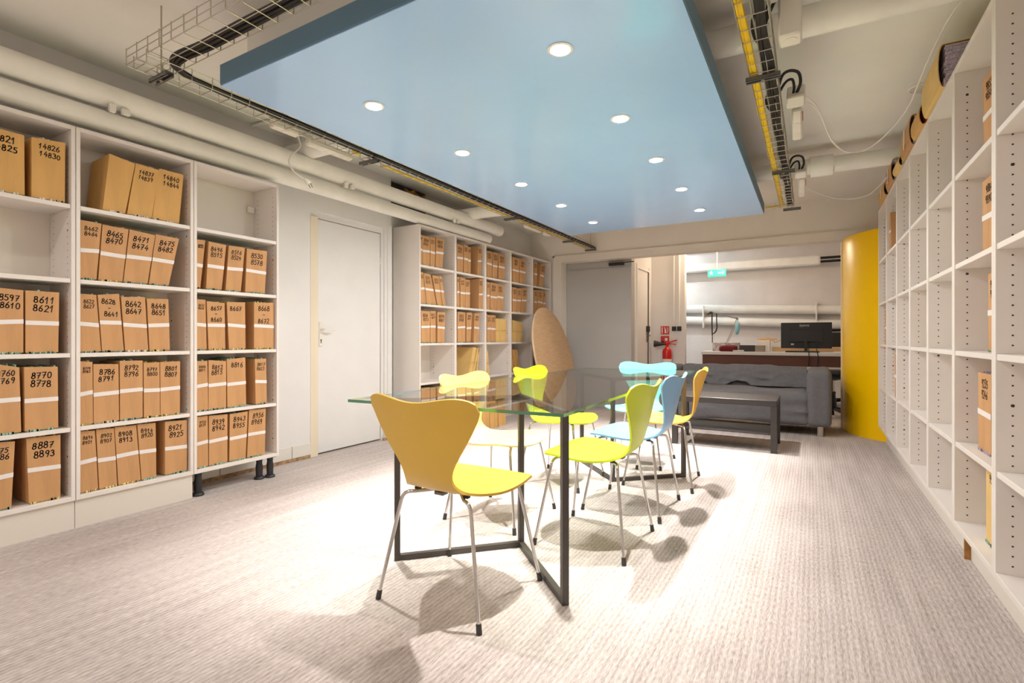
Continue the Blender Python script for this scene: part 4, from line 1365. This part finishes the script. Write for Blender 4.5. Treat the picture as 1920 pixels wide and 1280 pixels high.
# ------------------------------------------------------------------ yellow curved column
cx, cy, cr, hC = 1.10, 6.70, .80, 2.075
col = empty('yellow_column', (cx, cy, 0)); tag(col, 'glossy yellow curved screen at the end of the right shelving', 'column')
b = MB(); n = 40; pts = []
for i in range(n + 1):
    a = radians(176 + (262 - 176) * i / n); pts.append((cr * cos(a), cr * sin(a)))
inner = [(x * .97, y * .97) for x, y in pts]
vs_ = [(x, y, 0) for x, y in pts] + [(x, y, hC) for x, y in pts] + [(x, y, 0) for x, y in inner] + [(x, y, hC) for x, y in inner]
k = n + 1; fs_ = []
for i in range(n):
    fs_ += [(i, i + 1, k + i + 1, k + i), (2 * k + i + 1, 2 * k + i, 3 * k + i, 3 * k + i + 1), (k + i, k + i + 1, 3 * k + i + 1, 3 * k + i), (i + 1, i, 2 * k + i, 2 * k + i + 1)]
fs_ += [(0, k, 3 * k, 2 * k), (n, 2 * k + n, 3 * k + n, k + n)]
b.add(vs_, fs_)
keep = b.build('curved_sheet', 'yellow_gloss', col, True)
e = MB(); x, y = pts[0]; e.cyl((x - .004, y + .008, 0), (x - .004, y + .008, hC), .014, n=12)
e.build('edge_trim', 'yellow_trim', col, True)

# ------------------------------------------------------------------ back room
# desk
DY = 8.25
dk = empty('desk', (-.40, DY, 0)); tag(dk, 'long white topped desk with brown front behind the sofa', 'desk')
MB().rbox(-1.065, 1.30, 0, .72, .752, .80, .003).build('desk_top', 'desk_white', dk)
MB().rbox(-1.05, 1.28, .03, .055, .60, .751, .002).build('front_panel', 'desk_wood', dk)
MB().rbox(-1.05, -1.02, .056, .70, 0, .751, .002).build('side_panel', 'desk_wood', dk)
MB().rbox(1.20, 1.23, .056, .70, 0, .751, .002).build('side_panel', 'desk_wood', dk)
ZD = .801
# monitor seen from behind
mo = empty('monitor', (-.065, DY + .20, ZD)); tag(mo, 'black monitor seen from behind on the desk', 'monitor')
MB().rbox(-.318, .318, -.012, .018, .055, .425, .006).build('screen_back', 'screen_black', mo)
MB().rbox(-.205, .215, -.030, -.0125, .145, .325, .006).build('rear_housing', 'screen_dark', mo)
MB().rbox(-.02, .02, -.045, -.0305, .0, .16, .005).build('stand_post', 'dark_box', mo)
MB().rbox(-.12, .12, -.11, .09, 0, .012, .004).build('stand_base', 'screen_black', mo)
MB().rbox(-.19, -.15, -.0135, -.0122, .10, .125, .0005).build('rating_label', 'logo_grey', mo)
tx = bpy.data.curves.new('logo', 'FONT'); tx.body = 'iiyama'; tx.size = .052; tx.align_x = 'CENTER'; tx.extrude = .0005
tx.space_character = .95
lo = bpy.data.objects.new('logo', tx); C.objects.link(lo)
dg = bpy.context.evaluated_depsgraph_get()
lme = bpy.data.meshes.new_from_object(lo.evaluated_get(dg))
bpy.data.objects.remove(lo, do_unlink=True)
lme.materials.clear(); lme.materials.append(M['logo_grey'])
inst('logo', lme, mo, (-.02, -.0135, .37), (radians(90), 0, 0))
for i in range(2):
    tag(MB().tube(spline([(-.04 + .1 * i, DY + .15, ZD + .1), (-.03 + .1 * i, DY - .005, ZD + .01), (-.025 + .11 * i, DY - .02, ZD - .08), (-.03 + .1 * i, DY - .01, ZD - .2)], 6), .005, 6).build('cable', 'cable_black', smooth=True),
        ['left', 'right'][i] + ' black cable hanging from the monitor over the desk front', 'cable', 'monitor cables')
kb = empty('keyboard', (-.12, DY + .035, ZD)); tag(kb, 'black keyboard on the desk below the monitor', 'keyboard')
MB().rbox(-.20, .22, -.02, .12, .0005, .016, .003).build('keyboard_body', 'screen_black', kb)
kk = MB()
for i in range(14):
    for j in range(4): kk.box(-.185 + i * .028, -.163 + i * .028, -.008 + j * .03, .014 + j * .03, .016, .020)
tag(kk.build('keys', 'dark_box', kb), kind='stuff')
# desk lamp
dl = empty('desk_lamp', (-1.14, DY + .16, ZD)); tag(dl, 'articulated desk lamp with pale blue head on the desk', 'lamp')
MB().lathe([(.075, .0005), (.075, .02), (.05, .028), (.02, .03), (.018, .09), (.012, .095)], n=24).build('lamp_base', 'sign_white', dl, True)
A0, A1, A2 = (0, 0, .09), (.165, .0, .50), (-.185, 0, .60)
m_ = MB(); m_.tube([A0, A1], .006, 8); m_.tube([(A0[0] + .022, 0, A0[2]), (A1[0] + .024, 0, A1[2])], .005, 8); m_.build('lower_arm', 'steel_wire', dl, True)
m_ = MB(); m_.tube([A1, A2], .008, 8); m_.cyl((A1[0], -.02, A1[2]), (A1[0], .02, A1[2]), .016, n=12); m_.build('upper_arm', 'grey_steel', dl, True)
m_ = MB(); m_.tube([A2, (A2[0] - .02, 0, A2[2] - .0), (A2[0] - .07, 0, A2[2] - .025)], [.012, .02, .01], 10); m_.build('arm_joint', 'dark_box', dl, True)
hd = MB(); hd.tube(spline([(.175, -.03, .45), (.182, -.035, .40), (.178, -.035, .32), (.165, -.03, .255)], 4), [.012, .018, .025, .03, .033, .034, .034, .034, .033, .031, .028, .022, .012], 14); hd.build('lamp_head', 'lamp_blue', dl, True)
ly = MB()
def ribbon(mb, pts, w_):
    p = spline(pts, 5)
    for i in range(len(p) - 1):
        a, b2_ = p[i], p[i + 1]
        mb.box(min(a[0], b2_[0]) - w_, max(a[0], b2_[0]) + w_, a[1] - .002, a[1] + .002, min(a[2], b2_[2]), max(a[2], b2_[2]) + .0005)
ribbon(ly, [(-.185, -.02, .60), (-.188, -.02, .45), (-.185, -.02, .30), (-.182, -.02, .24)], .009)
ribbon(ly, [(-.12, -.03, .585), (-.118, -.03, .45), (-.115, -.03, .36), (-.135, -.03, .30), (-.175, -.03, .262)], .008)
ly.rbox(-.188, -.176, -.025, -.015, .13, .235, .003)
tag(ly.build('lanyard', 'cable_black', loc=(-1.14, DY + .16, ZD)), 'black lanyard strap hanging from the desk lamp', 'lanyard')
# small things on the desk
tag(MB().rbox(-1.335, -.95, DY + .24, DY + .36, ZD, ZD + .13, .003).build('printed_box', 'box_print'), 'flat printed carton behind the desk lamp', 'box')
rc = soft_block(-1.21, -.965, DY + .03, DY + .15, ZD, ZD + .085, .035, .02, wrk(14, 14, 14, .014))
tag(rc.build('red_cloth', 'red_cloth', smooth=True), 'crumpled dark red cloth at the foot of the desk lamp', 'cloth')
for i, x in enumerate((-.985, -.905)):
    m_ = MB(); m_.lathe([(.030, .0005), (.042, .008), (.044, .022), (.040, .022), (.030, .012)], c=(x, DY + .06, ZD), n=18)
    tag(m_.build('small_dish', 'sign_white', smooth=True), ['left', 'right'][i] + ' small pale dish on the desk beside the red cloth', 'dish', 'small dishes on the desk')
tag(MB().rbox(-.93, -.72, DY + .12, DY + .28, ZD, ZD + .095, .004).build('dark_box', 'dark_box'), 'low black box on the desk', 'box')
tag(MB().rbox(-.715, -.59, DY + .06, DY + .2, ZD, ZD + .095, .004).build('taupe_box', 'taupe_box'), 'small taupe box on the desk', 'box')
tag(MB().rbox(-.70, -.53, DY + .24, DY + .40, ZD, ZD + .165, .004).build('white_carton', 'sign_white'), 'pale carton standing behind the taupe box', 'box')
tag(MB().rbox(-.52, .60, DY + .48, DY + .66, ZD, ZD + .07, .004).build('desk_riser', 'light_wood'), 'long low wooden riser at the back of the desk', 'riser')
wr = MB()
for q in range(5):
    wr.tube(spline([(-.62 + rnd.uniform(-.12, .26), DY + .43, ZD + rnd.uniform(.12, .21)) for _ in range(5)], 5), .010, 6)
tag(wr.build('tangled_leads', 'light_wood', smooth=True), 'tangle of pale leads behind the white carton', 'cables')
tag(MB().rbox(.27, .42, DY + .02, DY + .2, ZD, ZD + .012, .002).build('notebook', 'sign_white'), 'thin pale notebook on the desk right of the monitor', 'notebook')
# office chair behind the desk and a stool base under it
oc = empty('office_chair', (.42, 9.15, 0)); tag(oc, 'black office chair backrest behind the monitor', 'chair')
fr = MB(); fr.tube(spline([(-.25, -.02, .52), (-.28, 0, .80), (-.24, .02, 1.08), (-.20, .02, 1.12), (.2, .02, 1.12), (.24, .02, 1.08), (.28, 0, .80), (.25, -.02, .52)], 5), .022, 8); fr.build('back_frame', 'screen_black', oc, True)
MB().rbox(-.22, .22, .01, .02, .58, 1.09, .004).build('back_mesh', 'dark_box', oc)
soft_block(-.24, .24, -.48, -.02, .42, .50, .03, .05).build('seat', 'screen_black', oc, True)
MB().cyl((0, -.22, .1), (0, -.22, .42), .03, n=12).build('gas_lift', 'dark_box', oc, True)
for i in range(5):
    a = 2 * pi * i / 5; m_ = MB(); m_.tube([(0, -.22, .10), (.28 * cos(a), -.22 + .28 * sin(a), .07)], [.025, .016], 8); m_.build('base_arm', 'screen_black', oc, True)
    m_ = MB(); m_.cyl((.28 * cos(a) - .02, -.22 + .28 * sin(a), .031), (.28 * cos(a) + .02, -.22 + .28 * sin(a), .031), .03, n=12); m_.build('castor', 'screen_black', oc, True)
st = empty('work_stool', (.235, 7.62, 0)); tag(st, 'black swivel stool between the sofa and the yellow column', 'stool')
soft_block(-.17, .17, -.17, .17, .53, .60, .03, .04).build('seat', 'screen_black', st, True)
m_ = MB(); m_.lathe([(.05, .47), (.14, .50), (.14, .529)], n=18); m_.build('seat_pan', 'screen_black', st, True)
MB().lathe([(.022, .26), (.022, .47)], n=12).build('column_upper', 'chrome', st, True)
MB().lathe([(.045, .10), (.045, .16), (.030, .28), (.034, .32), (.028, .33)], n=14).build('column_lower', 'screen_black', st, True)
m_ = MB(); m_.tube([(-.15 * 1.0, 0, .34), (-.09, -.02, .31), (0, 0, .30)], .016, 8); m_.build('lever', 'screen_black', st, True)
for i in range(5):
    a = 2 * pi * i / 5 + .3; m_ = MB(); m_.tube([(0, 0, .12), (.22 * cos(a), .22 * sin(a), .075)], [.025, .016], 8); m_.build('base_arm', 'screen_black', st, True)
    m_ = MB(); m_.cyl((.22 * cos(a) - .02, .22 * sin(a), .031), (.22 * cos(a) + .02, .22 * sin(a), .031), .03, n=12); m_.build('castor', 'screen_black', st, True)

# pipes, duct, exit sign, track lights of the back room
def back_pipe(z0, z1, r, lab):
    root = pipe('wall_pipe', (-3.3, YBACK - .10, z0), (.92, YBACK - .10, z1), r, lab, 'pipes on the back room wall')
    return root
back_pipe(1.60, 1.445, .075, 'upper pink white pipe on the back room wall')
back_pipe(1.395, 1.205, .072, 'lower pink white pipe on the back room wall')
for i, x in enumerate((-1.72, .06)):
    b = MB(); b.rbox(x, x + .03, YBACK - .182, YBACK - .02, 1.19, 1.30, .003); b.rbox(x + .005, x + .025, YBACK - .19, YBACK - .02, 1.30, 1.60, .003)
    tag(b.build('pipe_bracket', 'pipe_paint'), ['left', 'right'][i] + ' clamp holding the two pipes in the back room', 'bracket', 'pipe clamps in the back room')
du = empty('duct', (-1.2, YBACK - .25, 2.28)); tag(du, 'white boxed duct high on the back room wall', 'duct')
MB().rbox(-2.2, 1.33, -.10, .10, -.075, .075, .02).build('duct_casing', 'pipe_paint', du)
m_ = MB(); m_.cyl((1.33, -.04, .03), (2.1, -.04, .03), .02, n=12); m_.cyl((1.33, .03, -.02), (2.1, .03, -.02), .02, n=12); m_.build('duct_pipes', 'cable_black', du, True)
tag(MB().tube([(-3.4, YBACK - .5, 2.56), (.92, YBACK - .5, 2.56)], .018, 8).build('conduit', 'cable_black', smooth=True), 'dark conduit under the back room ceiling', 'conduit')
ex = empty('exit_sign', (-1.30, 8.7, 1.985)); tag(ex, 'green lit emergency exit sign hanging in the back room', 'sign')
MB().rbox(-.135, .135, -.025, .025, 0, .115, .006).build('sign_box', 'exit_green', ex)
m_ = MB(); m_.add([(-.105, -.0258, .03), (-.035, -.0258, .03), (-.035, -.0258, .085), (-.105, -.0258, .085)], [(0, 1, 2, 3)])
# running figure, arrow and doorway on the lit face
m2 = MB()
m2.tube([(-.085, -.026, .088), (-.085, -.0275, .088)], .010, 10)
m2.box(-.093, -.077, -.0275, -.026, .052, .078)
for (p, q) in (((-.087, .055), (-.105, .03)), ((-.083, .055), (-.06, .035)), ((-.09, .075), (-.11, .062)), ((-.08, .075), (-.058, .068))):
    m2.tube([(p[0], -.0268, p[1]), (q[0], -.0268, q[1])], .0045, 5)
m2.box(.02, .085, -.0275, -.026, .052, .064)
m2.add([(.085, -.0268, .036), (.112, -.0268, .058), (.085, -.0268, .080)], [(0, 1, 2)])
m2.build('pictogram', 'exit_white', ex)
MB().cyl((0, 0, .115), (0, 0, ZC - 1.985), .006, n=8).build('hanger_rod', 'pipe_paint', ex)
for i, (x, y, z) in enumerate(((-1.30, 8.05, 2.30), (-1.12, 8.15, 2.35))):
    sp = empty('track_spot', (x, y, z)); tag(sp, ['left', 'right'][i] + ' small lit track spotlight under the back room ceiling', 'spotlight', 'track spotlights')
    m_ = MB(); m_.cyl((-.02, .0, .09), (0, -.0, 0), .022, .032, n=16); m_.tube([(-.02, 0, .09), (-.03, 0, .17), (-.02, 0, ZC - z)], .006, 6); m_.build('spot_body', 'grey_steel', sp, True)
    m_ = MB(); m_.lathe([(.026, -.012), (.028, -.004)], n=16); m_.build('spot_lens', 'track_lens', sp)
    ld = bpy.data.lights.new('track_light', 'POINT'); ld.energy = BACK_WARM; ld.color = (1, .74, .52); ld.shadow_soft_size = .04
    lo = bpy.data.objects.new('track_light', ld); C.objects.link(lo); lo.parent = sp; lo.location = (0, -.03, -.06)
m_ = MB(); m_.tube(spline([(-1.75, 8.3, 2.57), (-1.55, 8.2, 2.42), (-1.53, 8.2, 2.36), (-1.42, 8.12, 2.36), (-1.3, 8.1, 2.45), (-1.15, 8.3, 2.57)], 6), .012, 8)
tag(m_.build('conduit', 'grey_steel', smooth=True), 'bent grey conduit beside the track spotlights', 'conduit')
# unseen tube added round the corner to light the back wall cool
tl_ = empty('fill_tube', (-2.75, 9.0, 2.52)); tag(tl_, 'unseen cool white fill tube added behind the lobby wall', 'light')
MB().rbox(-.6, .6, -.05, .05, .03, .079, .004).build('fixture', 'plastic_white', tl_)
MB().cyl((-.58, 0, 0), (.58, 0, 0), .019, n=12).build('tube', 'fill_tube_cool', tl_, True)
# extinguisher, signs and switches on the lobby wall
YE = 8.14
fe = empty('fire_extinguisher', (-1.93, YE - .10, .70)); tag(fe, 'red fire extinguisher with black horn on the lobby wall', 'fire extinguisher')
MB().lathe([(.062, -.30), (.07, -.285), (.07, .09), (.06, .13), (.03, .155), (.022, .17), (.022, .19)], n=22).build('cylinder', 'extinguisher_red', fe, True)
m_ = MB(); m_.lathe([(.024, .19), (.026, .23), (.016, .24)], n=14); m_.tube([(0, 0, .225), (.06, 0, .245), (.15, 0, .275)], .010, 8); m_.tube([(0, 0, .215), (.06, 0, .215), (.14, 0, .20)], .008, 8); m_.build('valve_handle', 'extinguisher_red', fe, True)
m_ = MB(); m_.tube([(-.02, -.02, .21), (-.07, -.03, .21), (-.19, -.04, .215)], [.016, .022, .055], 14); m_.build('discharge_horn', 'dark_box', fe, True)
MB().lathe([(.0708, -.12), (.0708, -.02)], n=22).build('body_label', 'sign_white', fe, True)
s1 = empty('fire_sign', (-1.985, YE - .005, 1.06)); tag(s1, 'upper red fire sign with white pictogram above the extinguisher', 'sign', 'fire signs')
MB().box(-.065, .065, -.004, .004, 0, .13).build('sign_plate', 'sign_red', s1)
m_ = MB(); m_.box(-.05, -.035, -.0055, -.0042, .015, .115); m_.box(-.005, .02, -.0055, -.0042, .02, .085); m_.box(-.012, .005, -.0055, -.0042, .09, .11); m_.tube([(.03, -.005, .02), (.05, -.005, .06), (.04, -.005, .11)], .006, 5); m_.build('pictogram', 'sign_white', s1)
s2 = empty('fire_sign', (-1.985, YE - .005, .905)); tag(s2, 'lower red fire sign with small white mark above the extinguisher', 'sign', 'fire signs')
MB().box(-.065, .065, -.004, .004, 0, .13).build('sign_plate', 'sign_red', s2)
m_ = MB(); m_.box(.0, .04, -.0055, -.0042, .055, .10); m_.mi = 1; m_.box(-.055, -.015, -.0055, -.0042, .008, .05); m_.build('pictogram', ['sign_white', 'dark_box'], s2)
for i, x in enumerate((-1.845, -1.765)):
    w_ = empty('wall_switch', (x, YE - .012, 1.15)); tag(w_, ['left', 'right'][i] + ' black switch box on the lobby wall', 'switch', 'switch boxes on the lobby wall')
    MB().rbox(-.032, .032, -.012, .0119, -.035, .035, .004).build('switch_plate', 'dark_box', w_)
    MB().rbox(-.014, .014, -.016, -.0122, -.018, .018, .002).build('rocker', 'screen_black', w_)
    tag(MB().cyl((x, YE - .012, 1.19), (x, YE - .012, 2.58), .008, n=8).build('conduit', 'pipe_paint'), ['left', 'right'][i] + ' thin conduit rising from the lobby switches', 'conduit', 'lobby conduits')
